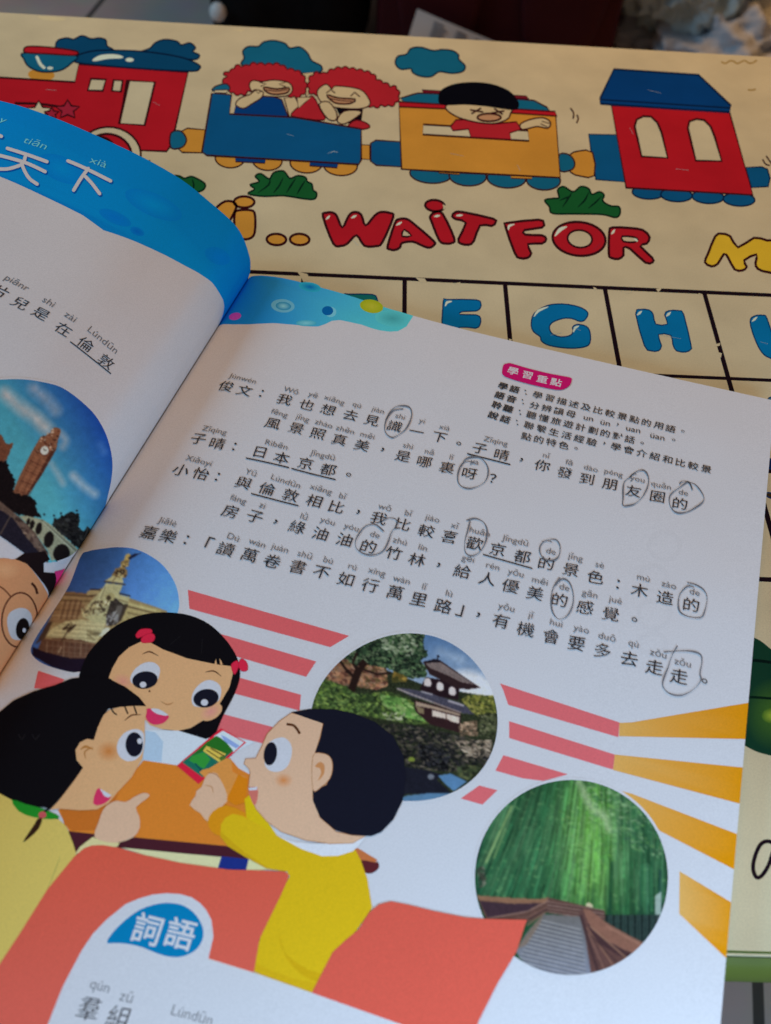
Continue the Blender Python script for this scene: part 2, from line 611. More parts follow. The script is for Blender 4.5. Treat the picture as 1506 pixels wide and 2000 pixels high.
# a joint runs through (0.202, -0.18); the joint seen behind the table is the parallel one
ca, sa = math.cos(math.radians(-79.6)), math.sin(math.radians(-79.6))
jy = 0.202 * sa + -0.18 * ca
mp.inputs['Location'].default_value = (0.13, -jy, 0)
n = nt.nodes.new('ShaderNodeTexNoise'); n.inputs['Scale'].default_value = 22; n.inputs['Detail'].default_value = 6
mx = nt.nodes.new('ShaderNodeMix'); mx.data_type = 'RGBA'; mx.blend_type = 'MULTIPLY'; mx.inputs['Factor'].default_value = 0.35
nt.links.new(tc.outputs['Object'], mp.inputs[0]); nt.links.new(mp.outputs[0], br.inputs['Vector'])
nt.links.new(tc.outputs['Object'], n.inputs['Vector'])
nt.links.new(br.outputs['Color'], mx.inputs[6]); nt.links.new(n.outputs['Color'], mx.inputs[7])
nt.links.new(mx.outputs[2], b.inputs['Base Color']); b.inputs['Roughness'].default_value = 0.35
fl = mesh_obj('floor', [(-4, -3, FZ), (4, -3, FZ), (4, 5, FZ), (-4, 5, FZ)], [(0, 1, 2, 3)], m)
tag(fl, kind='structure')

# ------------------------------------------------------------------ folding study table
table = empty('study_table', (0, 0, FZ))
tag(table, 'low childrens study table with a printed alphabet and train top under the book', 'table')
table_inv = Matrix.Translation((0, 0, -FZ))
OUT = [(-0.300, -0.2566), (0.335, -0.2556), (0.335, 0.1966), (-0.300, 0.2065)]      # outline of the printed top
def rounded(outline, r, n=6):
    out = []
    N = len(outline)
    for i in range(N):
        p0, p, p1 = (np.array(outline[k % N], float) for k in (i - 1, i, i + 1))
        a = (p0 - p) / np.linalg.norm(p0 - p); c = (p1 - p) / np.linalg.norm(p1 - p)
        s, e = p + a * r, p + c * r
        for k in range(n + 1):
            t = k / n
            out.append((1 - t) ** 2 * s + 2 * t * (1 - t) * p + t * t * e)
    return np.array(out)
RO = rounded(OUT, 0.03)
BEIGE = col((186, 153, 112), WT)
bm = bmesh.new(); cl = bm.loops.layers.float_color.new('Col')
vs = [bm.verts.new((p[0], p[1], 0)) for p in RO]
vb = [bm.verts.new((p[0], p[1], -0.013)) for p in RO]
bm.faces.new(vs); bm.faces.new(vb[::-1])
for i in range(len(vs)):
    j = (i + 1) % len(vs)
    bm.faces.new((vs[j], vs[i], vb[i], vb[j]))
for fc in bm.faces:
    for lp in fc.loops: lp[cl] = (*BEIGE, 1)
top = bm_obj('tabletop', bm, M_BOARD, table); top.matrix_parent_inverse = table_inv
# green plastic edging
cen = RO.mean(0)
Tn = np.roll(RO, -1, 0) - np.roll(RO, 1, 0); Tn /= np.linalg.norm(Tn, axis=1)[:, None]
On = np.stack([Tn[:, 1], -Tn[:, 0]], 1)
prof = [(0.0003, -.0007), (.0016, -.0014), (.0028, -.003), (.0036, -.0055), (.0038, -.008), (.0034, -.0105), (.002, -.0125), (0.0004, -.0135)]
V = []; Fc = []
n = len(RO)
for (o, z) in prof:
    for i in range(n): V.append((RO[i][0] + On[i][0] * o, RO[i][1] + On[i][1] * o, z))
for k in range(len(prof) - 1):
    for i in range(n):
        j = (i + 1) % n
        Fc.append((k * n + i, (k + 1) * n + i, (k + 1) * n + j, k * n + j))
M_RIM = plain('green_plastic', (.115, .140, .024), .5, .12, noise=.1, scale=40)
rim = mesh_obj('edge_trim', V, Fc, M_RIM, table, True); rim.matrix_parent_inverse = table_inv
M_LEG = plain('painted_steel', (.55, .55, .56), .3, .5, noise=.05)
def tube(path, r, seg=12):
    V = []; Fc = []
    P = [np.array(p, float) for p in path]
    for i, p in enumerate(P):
        t = P[min(i + 1, len(P) - 1)] - P[max(i - 1, 0)]; t /= np.linalg.norm(t)
        a = np.cross(t, (0.3, 0.9, 0.1)); a /= np.linalg.norm(a); bq = np.cross(t, a)
        for k in range(seg):
            g = 2 * math.pi * k / seg
            V.append(p + r * (a * math.cos(g) + bq * math.sin(g)))
    for i in range(len(P) - 1):
        for k in range(seg):
            k2 = (k + 1) % seg
            Fc.append((i * seg + k, i * seg + k2, (i + 1) * seg + k2, (i + 1) * seg + k))
    Fc.append(tuple(range(seg))[::-1]); Fc.append(tuple((len(P) - 1) * seg + k for k in range(seg)))
    return V, Fc
for sx, sy in ((-1, -1), (1, -1), (1, 1), (-1, 1)):
    x, y = (0.285 if sx > 0 else -0.25), (0.165 if sy > 0 else -0.21)
    V, Fc = tube([(x, y, -.012), (x + sx * .01, y + sy * .008, -.1), (x + sx * .035, y + sy * .03, FZ + .001)], .009)
    lg = mesh_obj('leg', V, Fc, M_LEG, table, True); lg.matrix_parent_inverse = table_inv

# ------------------------------------------------------------------ print on the table top
K_ = col((40, 14, 16), WT); INK = col((52, 12, 14), WT)
RED = col((168, 22, 28), WT); BLU = col((14, 70, 100), WT); TEAL = col((20, 82, 98), WT); NAVY = col((5, 50, 92), WT)
ORG = col((190, 118, 40), WT); YEL = col((205, 150, 35), WT); SKIN = col((190, 152, 106), WT); BLK = col((10, 8, 12), WT)
GRN = col((24, 74, 32), WT); DGR = col((10, 30, 18), WT); HI = col((196, 186, 150), WT); LETB = col((0, 92, 124), WT)
WIN = col((188, 158, 118), WT); STAR = col((150, 30, 42), WT); GOLD = col((150, 105, 45), WT)
BOARD_BASE = 1e-5
def art(): return Art(BOARD, BOARD_BASE)
def done(a, name, label=None):
    o = a.build(name, top, M_BOARD)
    if label: o['label'] = label
    return o
# clouds and bushes first (they sit behind the train)
def cloud_print(pts, c, ew=3, base=None):
    a = art()
    if base: a.h = base
    a.poly(pts, c, smooth=4, edge=DGR if c == GRN else col((8, 22, 40), WT), ew=ew)
    return a
SM = col((12, 56, 78), WT)
done(cloud_print(T1([(215, 190), (222, 158), (258, 147), (285, 152), (318, 138), (352, 150), (385, 147), (410, 155), (415, 178), (438, 192), (425, 205), (300, 212), (225, 205)]), SM), 'smoke_print')
done(cloud_print(T1([(545, 200), (580, 187), (602, 165), (640, 153), (685, 160), (702, 174), (735, 166), (757, 185), (746, 200), (772, 213), (758, 230), (700, 226), (560, 206)]), SM), 'smoke_print')
done(cloud_print(T1([(935, 250), (945, 225), (940, 198), (962, 180), (1000, 180), (1020, 163), (1060, 157), (1103, 168), (1122, 186), (1160, 182), (1190, 205), (1207, 235), (1243, 255), (1240, 278), (1180, 285), (1100, 270), (1000, 262)]), TEAL), 'cloud_print')
done(cloud_print(T2([(52, 245), (62, 218), (95, 210), (112, 188), (150, 183), (198, 196), (232, 192), (272, 196), (296, 212), (298, 230), (322, 255), (312, 277), (270, 284), (222, 278), (190, 297), (148, 295), (118, 280), (112, 266), (72, 268)]), TEAL), 'cloud_print')
def bush(pts, veins):
    a = cloud_print(pts, GRN, 3.5)
    for v in veins: a.stroke(v, DGR, 3.5, smooth=3, taper=True)
    done(a, 'bush_print')
bush(T1([(640, 700), (655, 683), (690, 680), (715, 690), (740, 683), (770, 695), (795, 715), (782, 738), (740, 745), (690, 735)]), [T1([(700, 700), (720, 715), (735, 735)]), T1([(745, 695), (750, 715), (748, 735)])])
bush(T1([(960, 750), (985, 732), (968, 715), (1003, 703), (988, 682), (1010, 672), (1042, 692), (1060, 668), (1098, 662), (1122, 690), (1152, 680), (1182, 686), (1190, 703), (1207, 712), (1212, 735), (1226, 748), (1218, 770), (1180, 770), (1100, 758), (1020, 760)]),
     [T1([(1000, 745), (1040, 715), (1045, 690)]), T1([(1060, 745), (1080, 720), (1095, 690)]), T1([(1110, 745), (1125, 720), (1145, 690)]), T1([(1150, 750), (1165, 725), (1180, 700)])])
bush(T2([(630, 775), (662, 768), (685, 765), (680, 735), (703, 722), (740, 742), (770, 722), (800, 730), (813, 752), (842, 742), (860, 755), (855, 778), (886, 797), (917, 800), (922, 825), (905, 842), (850, 830), (740, 828), (660, 826), (648, 800)]),
     [T2([(700, 800), (720, 770), (735, 745)]), T2([(760, 800), (785, 775), (800, 745)]), T2([(800, 805), (825, 785), (850, 760)]), T2([(690, 775), (715, 765), (730, 760)])])

# engine
a = art()
a.ell(T1([(160, 290)])[0], 26, 12, 3, ORG)
a.poly(T1([(-90, 296), (0, 300), (290, 318), (305, 248), (728, 280), (664, 560), (645, 586), (540, 582), (480, 700), (-90, 560)]), RED, edge=INK, ew=4)
for q in ([(352, 305), (410, 308), (398, 352), (340, 350)], [(440, 310), (475, 312), (468, 355), (433, 352)], [(500, 312), (600, 318), (560, 485), (462, 478)]):
    a.poly(T1(q), WIN, edge=INK, ew=5)
a.stroke(T1([(492, 312), (478, 400), (462, 478)]), INK, 5)
a.stroke(T1([(60, 400), (150, 402), (240, 415)]), INK, 5, smooth=3)
def star(cx, cy, r, c, edge):
    pts = []
    for k in range(10):
        g = -math.pi / 2 + k * math.pi / 5
        rr = r if k % 2 == 0 else r * .5
        pts.append((cx + rr * math.cos(g), cy + rr * .8 * math.sin(g)))
    a.poly(T1(pts), c, edge=edge, ew=4)
star(150, 432, 52, WIN, INK); star(200, 440, 30, STAR, INK); star(262, 425, 48, STAR, INK)
a.ell(T1([(425, 595)])[0], 61, 52, 8, WIN, edge=INK, ew=4)
a.ell(T1([(418, 598)])[0], 46, 40, 8, RED, edge=INK, ew=5)
a.ell(T1([(398, 560)])[0], 24, 16, 20, INK)
a.poly(T1([(282, 225), (330, 204), (400, 195), (560, 200), (700, 222), (768, 250), (772, 266), (740, 276), (560, 267), (380, 252), (296, 242)]), SM, smooth=4, edge=col((8, 20, 38), WT), ew=3)
a.poly(T1([(358, 232), (388, 214), (440, 210), (475, 218), (470, 226), (420, 228), (370, 237)]), HI, smooth=3)
a.ell(T1([(502, 232)])[0], 8, 4, 0, HI)
a.poly(T1([(97, 205), (290, 214), (275, 246), (230, 274), (160, 278), (112, 258), (94, 230)]), TEAL, smooth=4, edge=col((8, 20, 38), WT), ew=3)
a.poly(T1([(92, 195), (110, 180), (200, 184), (290, 197), (302, 208), (280, 215), (180, 209), (105, 205)]), RED, smooth=4, edge=INK, ew=3)
a.stroke(T1([(145, 225), (156, 248), (168, 260)]), HI, 6, smooth=3); a.ell(T1([(194, 264)])[0], 6, 3, 0, HI)
a.poly(T1([(690, 515), (725, 497), (795, 503), (795, 592), (705, 590), (690, 575), (712, 548)]), ORG, edge=INK, ew=3)
a.poly(T1([(662, 515), (700, 508), (722, 540), (706, 570), (662, 573)]), TEAL, smooth=3, edge=INK, ew=3)
a.stroke(T1([(560, 640), (580, 622)]), INK, 3)
done(a, 'engine_print', 'red engine printed at the left end of the train')

# blue carriage with two children
a = art()
for cx, cy, rx in ((890, 612, 57), (1035, 622, 57), (1185, 632, 62), (1318, 642, 65)):
    a.ell(T1([(cx, cy)])[0], rx / 1.98, 19, 3, ORG, edge=INK, ew=3)
a.poly(T1([(910, 605), (1030, 612), (1025, 632), (912, 626)]), NAVY, edge=INK, ew=2.5)
a.poly(T1([(1200, 620), (1310, 630), (1305, 650), (1198, 642)]), NAVY, edge=INK, ew=2.5)
a.poly(T1([(1398, 560), (1432, 562), (1432, 618), (1398, 615)]), ORG, edge=INK, ew=3)
a.poly([(724, 280), (734, 274), (782, 277), (784, 326), (735, 323), (724, 315)], BLU, edge=INK, ew=3)
MTH = col((178, 118, 78), WT)
HAIR = col((165, 30, 34), WT); HED = col((72, 10, 14), WT)
a.poly(T1([(905, 440), (915, 400), (980, 375), (1050, 372), (1090, 385), (1115, 450), (1110, 460)]), NAVY, edge=INK, ew=2.5)
a.poly(T1([(1100, 380), (1140, 372), (1165, 420), (1160, 455), (1120, 452)]), SKIN, edge=INK, ew=2.5)
a.poly(T1([(1170, 285), (1215, 280), (1200, 360), (1185, 375)]), SKIN, edge=INK, ew=2)
a.poly(scallop(T1([(860, 322), (876, 297), (870, 285), (902, 270), (912, 256), (950, 256), (982, 246), (1030, 249), (1080, 249), (1112, 266), (1150, 275), (1174, 295), (1186, 340), (1165, 370), (1130, 374), (1060, 350), (975, 350), (940, 366), (900, 360), (886, 345), (868, 336)]), 26, 4.0), HAIR, edge=HED, ew=2.6)
a.poly(T1([(965, 332), (978, 312), (1015, 316), (1060, 310), (1118, 320), (1132, 350), (1108, 372), (1040, 374), (985, 365)]), SKIN, smooth=3, edge=INK, ew=2.5)
a.stroke(T1([(1005, 318), (1030, 326), (1010, 334)]), INK, 2.5); a.stroke(T1([(1105, 318), (1080, 326), (1105, 336)]), INK, 2.5)
a.poly(T1([(1022, 338), (1070, 345), (1118, 340), (1110, 360), (1060, 366), (1030, 355)]), MTH, smooth=3, edge=INK, ew=3.5)
a.poly(T1([(912, 405), (930, 380), (970, 365), (985, 348), (1018, 356), (1012, 378), (975, 402), (942, 420)]), SKIN, smooth=3, edge=INK, ew=2.5)
a.stroke(T1([(975, 360), (990, 350), (1000, 362), (1012, 352)]), INK, 2)
a.poly(scallop(T1([(1195, 345), (1200, 302), (1225, 282), (1255, 285), (1290, 268), (1330, 262), (1372, 268), (1402, 274), (1440, 286), (1462, 310), (1490, 322), (1512, 335), (1534, 340), (1544, 375), (1522, 406), (1480, 408), (1438, 412), (1300, 370), (1215, 365)]), 28, 4.0), HAIR, edge=HED, ew=2.6)
a.poly(T1([(1228, 352), (1262, 326), (1285, 345), (1300, 333), (1390, 345), (1425, 378), (1430, 408), (1385, 422), (1290, 415), (1240, 392)]), SKIN, smooth=3, edge=INK, ew=2.5)
a.stroke(T1([(1264, 360), (1280, 347), (1296, 360)]), INK, 2.5); a.stroke(T1([(1358, 372), (1373, 358), (1392, 374)]), INK, 2.5)
a.poly(T1([(1265, 368), (1310, 380), (1375, 385), (1352, 402), (1295, 398)]), MTH, smooth=3, edge=INK, ew=3.5)
a.stroke(T1([(1278, 382), (1320, 390), (1362, 392)]), INK, 2, smooth=3)
a.stroke(T1([(1030, 348), (1070, 353), (1112, 347)]), INK, 2, smooth=3)
a.poly(T1([(1128, 440), (1180, 395), (1210, 372), (1240, 425), (1255, 465), (1150, 455)]), HAIR, smooth=3, edge=HED, ew=2.5)
a.poly(T1([(1150, 378), (1205, 376), (1180, 398), (1155, 420)]), SKIN, edge=INK, ew=2)
a.poly(T1([(1300, 418), (1405, 424), (1398, 475), (1330, 478)]), BLK)
a.poly(T1([(1235, 405), (1272, 395), (1302, 435), (1300, 465), (1268, 460)]), SKIN, smooth=3, edge=INK, ew=2.5)
a.poly(T1([(1330, 432), (1385, 428), (1395, 442), (1335, 480), (1305, 468)]), SKIN, smooth=3, edge=INK, ew=2.5)
a.poly(T1([(1345, 492), (1378, 465), (1420, 478), (1430, 494), (1392, 502)]), HAIR, smooth=3, edge=HED, ew=2.5)
a.poly(T1([(820, 362), (896, 368), (888, 442), (1140, 455), (1398, 500), (1398, 620), (1388, 637), (800, 602), (782, 588)]), BLU, edge=INK, ew=3.5)
a.poly(T1([(822, 352), (836, 334), (872, 325), (888, 336), (882, 352)]), TEAL, smooth=3, edge=INK, ew=2.5)
a.poly(T1([(830, 350), (882, 348), (878, 361), (832, 360)]), WIN, edge=INK, ew=2)
done(a, 'carriage_print', 'blue open carriage print with two red haired children')

# orange carriage with a boy
a = art()
for cx, cy, rx in ((190, 672, 82), (332, 682, 72), (482, 690, 75), (625, 698, 66)):
    a.ell(T2([(cx, cy)])[0], rx / 1.98, 19, 3, TEAL, edge=INK, ew=3)
a.poly(T2([(220, 655), (305, 660), (300, 676), (220, 670)]), ORG, edge=INK, ew=2)
a.poly(T2([(497, 672), (582, 678), (580, 693), (500, 690)]), ORG, edge=INK, ew=2)
a.poly(T2([(715, 625), (730, 597), (760, 585), (815, 590), (822, 680), (770, 682), (732, 668)]), ORG, smooth=2, edge=INK, ew=3)
a.poly(T2([(685, 600), (722, 598), (745, 625), (738, 655), (690, 662)]), TEAL, smooth=3, edge=INK, ew=3)
a.poly(T2([(155, 348), (560, 372), (570, 384), (160, 362)]), col((110, 20, 30), WT), edge=INK, ew=2)
a.poly(T2([(88, 398), (118, 366), (200, 362), (540, 385), (600, 395), (652, 434), (510, 428)]), TEAL, smooth=2, edge=INK, ew=3)
a.poly(T2([(66, 400), (672, 440), (690, 688), (300, 668), (76, 655)]), ORG, edge=INK, ew=4)
a.poly(T2([(65, 394), (300, 408), (670, 432), (678, 450), (300, 424), (68, 414)]), RED, edge=INK, ew=3)
a.poly(T2([(160, 482), (565, 506), (570, 546), (158, 521)]), WIN, edge=INK, ew=4)
a.poly(T2([(265, 490), (287, 464), (350, 462), (430, 480), (520, 472), (542, 500), (495, 515), (500, 541), (345, 532), (335, 500), (275, 506)]), HAIR, edge=HED, ew=3)
a.poly(T2([(535, 482), (570, 464), (622, 456), (652, 473), (642, 497), (600, 490), (545, 502)]), SKIN, smooth=3, edge=INK, ew=3)
a.stroke(T2([(620, 470), (648, 478)]), INK, 2); a.stroke(T2([(615, 480), (640, 492)]), INK, 2)
a.poly(T2([(247, 420), (255, 405), (300, 400), (490, 415), (497, 440), (485, 462), (440, 478), (380, 476), (310, 460), (268, 440)]), SKIN, smooth=3, edge=INK, ew=3)
a.poly(T2([(218, 385), (226, 352), (270, 328), (340, 318), (420, 324), (490, 350), (525, 388), (530, 412), (510, 427), (440, 418), (400, 412), (320, 406), (262, 408), (225, 402)]), BLK, smooth=3)
a.stroke(T2([(343, 426), (390, 434)]), INK, 3.5); a.stroke(T2([(348, 440), (382, 420)]), INK, 3.5)
a.stroke(T2([(425, 438), (472, 430)]), INK, 3.5); a.stroke(T2([(436, 422), (466, 442)]), INK, 3.5)
a.ell(T2([(415, 455)])[0], 23, 7.5, 0, MTH, edge=INK, ew=4)
a.stroke(T2([(730, 420), (742, 438), (740, 458)]), INK, 3, smooth=3); a.stroke(T2([(755, 446), (760, 460), (754, 475)]), INK, 3, smooth=3)
done(a, 'carriage_print', 'orange carriage print with a black haired boy waving')

# red house carriage
a = art()
NE = col((6, 24, 48), WT)
a.poly(T2([(1408, 648), (1470, 646), (1492, 655), (1502, 690), (1495, 722), (1430, 726)]), BLU, smooth=0, edge=NE, ew=3)
for cx, cy in ((1030, 745), (1140, 755), (1262, 762), (1382, 772)):
    a.ell(T2([(cx, cy)])[0], 31, 13, 3, BLU, edge=NE, ew=3)
a.poly(T2([(800, 520), (910, 522), (945, 705), (828, 695), (812, 600)]), BLU, edge=NE, ew=3)
a.poly(T2([(888, 408), (1345, 433), (1436, 755), (945, 727)]), RED, edge=INK, ew=4)
a.poly(T2([(898, 268), (1225, 290), (1350, 408), (1345, 435), (1100, 420), (845, 402), (845, 380)]), NAVY, edge=NE, ew=4)
a.stroke(T2([(850, 386), (1100, 402), (1346, 418)]), NE, 3)
for q in ([(1005, 606), (990, 540), (978, 490), (986, 463), (1012, 450), (1042, 452), (1066, 475), (1082, 512), (1106, 612)], [(1215, 622), (1198, 555), (1184, 496), (1190, 470), (1217, 461), (1247, 465), (1272, 490), (1288, 530), (1315, 624)]):
    a.poly(T2(q), WIN, edge=INK, ew=4.5)
done(a, 'carriage_print', 'red house shaped carriage print with a blue roof')
a = art()
a.stroke(T2([(1474, 618), (1485, 636), (1500, 640)]), INK, 3, smooth=2); a.stroke(T2([(1488, 605), (1500, 622), (1512, 640)]), INK, 3, smooth=2)
done(a, 'motion_mark_print')
a = art()
SMG = col((150, 112, 62), WT)
P = [(1315 + k * 15, 240 + 6 * math.sin(k * 1.9)) for k in range(10)]
a.stroke(T2(P), SMG, 3.5, smooth=3)
done(a, 'stain')
a = art(); a.stroke(T2([(1418, 348), (1430, 349), (1445, 346)]), SMG, 3.5, smooth=2); done(a, 'stain')
# patches slightly paler than the board, along its back edge
PALE = col((196, 160, 112), WT)
a = art(); a.poly(T1([(150, 63), (250, 70), (235, 80), (170, 76)]), PALE, smooth=3); done(a, 'pale_patch')
a = art(); a.poly(T1([(900, 112), (950, 115), (930, 122)]), PALE); done(a, 'pale_patch')

SCR = col((150, 150, 140), WT)
for q in ([(560, 262), (574, 266)], [(640, 300), (652, 296), (660, 298)], [(880, 300), (905, 305)], [(1010, 322), (1016, 334)], [(1230, 250), (1236, 262)], [(1320, 330), (1345, 333)], [(1265, 176), (1290, 182)], [(300, 200), (312, 206)], [(90, 175), (110, 177)], [(690, 470), (700, 480)], [(1120, 640), (1134, 646)], [(1290, 655), (1330, 662)], [(1485, 668), (1500, 672)], [(1075, 655), (1098, 650)]):
    a = art(); a.h += LAYER * 60; a.stroke(q, SCR, 1.3, taper=True); done(a, 'scratch')
# lettering HI.. WAIT FOR ME
def letter(pts, c, holes=(), smooth=3, ew=5, shine=(), name='letter_print', edge=None, hole_c=None):
    a = art()
    a.poly(pts, c, smooth=smooth, edge=edge or INK, ew=ew)
    for h in holes: a.poly(h, hole_c or BEIGE, smooth=2, edge=edge or INK, ew=ew * .8)
    for s in shine: a.stroke(s, HI, 5, smooth=2, taper=True)
    done(a, name)
letter(T1([(825, 860), (832, 812), (870, 780), (905, 783), (914, 805), (885, 862), (860, 900), (820, 900)]), ORG)
letter(T1([(770, 775), (785, 766), (797, 785), (780, 800), (760, 800)]), ORG)
letter(T1([(908, 828), (925, 814), (972, 814), (987, 832), (986, 900), (965, 924), (925, 923), (909, 900)]), ORG)
a = art(); a.ell(T1([(945, 782)])[0], 20, 11, 0, ORG, edge=INK, ew=5); done(a, 'letter_print')
for cx in (1070, 1160):
    a = art(); a.ell(T1([(cx, 927)])[0], 19, 11, 2, ORG, edge=INK, ew=5); done(a, 'letter_print')
letter(T3([(1250, 45), (1262, 31), (1285, 30), (1303, 42), (1325, 88), (1350, 42), (1372, 28), (1398, 38), (1415, 80), (1450, 42), (1475, 28), (1510, 32), (1522, 48), (1480, 145), (1455, 160), (1410, 158), (1380, 118), (1345, 150), (1320, 159), (1290, 150)]), RED, shine=[T3([(1264, 55), (1275, 44)]), T3([(1362, 50), (1378, 42)])])
letter(T4([(22, 160), (50, 72), (65, 56), (95, 55), (125, 75), (200, 140), (202, 155), (185, 166), (160, 160), (120, 143), (78, 148), (70, 165), (50, 175), (30, 172)]), RED, [T4([(86, 96), (114, 120), (78, 122)])], shine=[T4([(58, 78), (75, 68)])])
letter(T4([(187, 45), (205, 29), (235, 35), (280, 130), (270, 148), (245, 150), (222, 138), (192, 65)]), RED, shine=[T4([(205, 45), (222, 42)])])
a = art(); a.ell(T2([(205, 796)])[0], 19, 11, 5, RED, edge=INK, ew=5); a.poly(T2([(236, 790), (252, 800), (238, 812)]), BEIGE); done(a, 'letter_print')
letter(T4([(272, 45), (282, 30), (312, 28), (430, 54), (440, 68), (425, 82), (380, 80), (356, 140), (335, 155), (305, 150), (296, 133), (325, 70), (287, 56)]), RED, smooth=2, shine=[T4([(290, 42), (310, 40)])])
letter(T4([(478, 84), (488, 70), (606, 58), (626, 70), (620, 88), (552, 98), (556, 116), (618, 118), (636, 132), (620, 150), (565, 152), (578, 188), (562, 206), (532, 206), (514, 186)]), RED, smooth=2, shine=[T4([(490, 95), (492, 82), (510, 76)])])
a = art()
a.ell(T4([(763, 132)])[0], 52, 33, 6, RED, edge=INK, ew=5); a.ell(T4([(766, 132)])[0], 24, 17, 6, BEIGE, edge=INK, ew=4)
a.stroke(T4([(672, 118), (690, 96), (712, 86)]), HI, 7, smooth=3, taper=True); a.stroke(T4([(820, 172), (845, 150)]), STAR, 4, taper=True)
done(a, 'letter_print')
letter(T4([(880, 105), (892, 88), (960, 90), (1010, 98), (1036, 125), (1025, 150), (1000, 160), (1046, 205), (1048, 222), (1020, 224), (960, 170), (935, 166), (935, 195), (915, 210), (886, 205), (878, 188)]), RED, [T4([(930, 122), (975, 125), (990, 135), (975, 145), (935, 142)])], smooth=2, shine=[T4([(890, 112), (900, 98)]), T4([(978, 132), (988, 140)])])
letter(T4([(1250, 222), (1262, 190), (1290, 122), (1315, 112), (1348, 122), (1378, 165), (1440, 128), (1490, 138), (1540, 150), (1580, 260), (1500, 262), (1455, 248), (1446, 225), (1450, 192), (1402, 215), (1412, 240), (1395, 254), (1365, 250), (1340, 205), (1324, 190), (1300, 228), (1275, 238)]), YEL, smooth=2)

# alphabet grid
a = art()
GK = col((26, 12, 16), WT)
def cells(p): return BOARD.px2uv([p])[0]
gx = [-0.0405 - 0.0403 * 5 + 0.0403 * k for k in range(0, 15)]
gy = [0, 0.0502, 0.0960, 0.1421, 0.2]
def board_rect(x0, x1, v0, v1, c): a.uvpoly([(x0, v0), (x1, v0), (x1, v1), (x0, v1)], c)
for k, v in enumerate(gy[:4]):
    board_rect(-0.285, 0.32, v - (.0012 if k == 0 else .0009), v + (.0012 if k == 0 else .0009), GK)
for x in gx:
    if -0.285 < x < 0.32: board_rect(x - .0009, x + .0009, 0, 0.1421, GK)
for q in (T3([(1150, 258), (1190, 268), (1200, 290), (1175, 300), (1165, 280)]), T4([(130, 282), (165, 285), (175, 300), (150, 300)]), T4([(1060, 326), (1085, 322), (1070, 338)]), T4([(275, 304), (305, 300), (295, 312)]),
          [(1398, 672), (1407, 670), (1406, 675), (1399, 677)], [(1402, 688), (1410, 690), (1408, 699), (1405, 697)], T4([(818, 318), (832, 324), (822, 332)]), T4([(920, 332), (970, 340), (945, 345)]), T4([(1225, 342), (1240, 346), (1230, 352)]),
          T4([(490, 518), (505, 522), (495, 530)]), T4([(1345, 608), (1352, 604), (1350, 612)])):
    a.poly(q, BEIGE)
done(a, 'alphabet_grid')
LE = col((8, 44, 74), WT)
def tile(pts, c, shine, smooth=3, e=LE):
    letter(pts, c, smooth=smooth, ew=2.5, shine=shine, edge=e)
tile(T3([(1330, 352), (1350, 346), (1440, 347), (1458, 360), (1460, 382), (1440, 392), (1400, 392), (1395, 420), (1330, 430)]), col((20, 92, 82), WT), [], 2)
tile(T4([(237, 378), (255, 367), (365, 368), (382, 380), (382, 397), (365, 411), (312, 413), (302, 425), (365, 426), (382, 440), (379, 465), (362, 478), (300, 474), (300, 520), (238, 520)]), LETB, [T4([(246, 390), (252, 378), (268, 374)])], 2)
tile(T4([(578, 460), (590, 420), (640, 390), (700, 384), (762, 395), (796, 416), (790, 440), (770, 452), (735, 440), (700, 440), (660, 455), (648, 476), (660, 500), (692, 511), (728, 506), (740, 490), (738, 474), (756, 463), (790, 470), (805, 492), (805, 535), (780, 551), (720, 555), (650, 545), (618, 528), (612, 510), (586, 490)]), LETB, [T4([(590, 430), (606, 410), (640, 396)]), T4([(742, 490), (748, 476), (760, 470)])])
tile(T4([(982, 422), (1000, 405), (1035, 408), (1050, 425), (1060, 462), (1105, 462), (1094, 425), (1110, 410), (1150, 410), (1168, 425), (1196, 542), (1195, 560), (1175, 570), (1140, 565), (1126, 540), (1118, 505), (1070, 502), (1082, 545), (1070, 565), (1040, 565), (1016, 545)]), LETB, [T4([(990, 425), (1004, 413)]), T4([(1102, 430), (1116, 417)])], 2)
tile(T4([(1425, 452), (1440, 431), (1475, 428), (1492, 445), (1535, 590), (1500, 592), (1468, 568), (1440, 510)]), LETB, [T4([(1434, 450), (1450, 436)])])
tile([(1500, 780), (1506, 776), (1516, 778), (1540, 800), (1500, 800)], col((60, 90, 90), WT), [], 2)
tile([(1494, 893), (1504, 896), (1520, 905), (1520, 912), (1500, 916)], col((20, 30, 60), WT), [], 2)
tile([(1494, 965), (1502, 962), (1520, 968), (1518, 975), (1502, 972)], col((60, 40, 20), WT), [], 2)
# fruit and small letter at the lower right
a = art()
fr = [(1360, 1250), (1440, 1240), (1477, 1247), (1506, 1268), (1540, 1300), (1566, 1360), (1560, 1430), (1528, 1474), (1498, 1474), (1463, 1461), (1420, 1430), (1370, 1380)]
a.poly(fr, col((20, 46, 28), WT), smooth=4)
a.ell((1512, 1395), 60, 72, 0, col((20, 46, 28), WT), inner=col((62, 86, 26), WT), n=40)
a.ell((1508, 1398), 20, 15, 0, col((62, 86, 26), WT), inner=col((140, 144, 40), WT), n=30)
a.stroke([(1440, 1295), (1475, 1290), (1545, 1300)], col((8, 20, 14), WT), 6, smooth=3); a.stroke([(1440, 1362), (1475, 1362), (1550, 1368)], col((10, 26, 14), WT), 5, smooth=3)
done(a, 'melon_print')
a = art()
a.stroke([(1515, 1650), (1500, 1643), (1485, 1650), (1474, 1675), (1471, 1697), (1478, 1714), (1490, 1708), (1502, 1688), (1512, 1660), (1514, 1690), (1522, 1712)], GK, 8, smooth=4)
done(a, 'letter_print')
a = art()
a.uvpoly([(-.27, .2556), (.31, .2546), (.31, .2552), (-.27, .2562)], col((70, 78, 30), WT))
done(a, 'edge_groove')

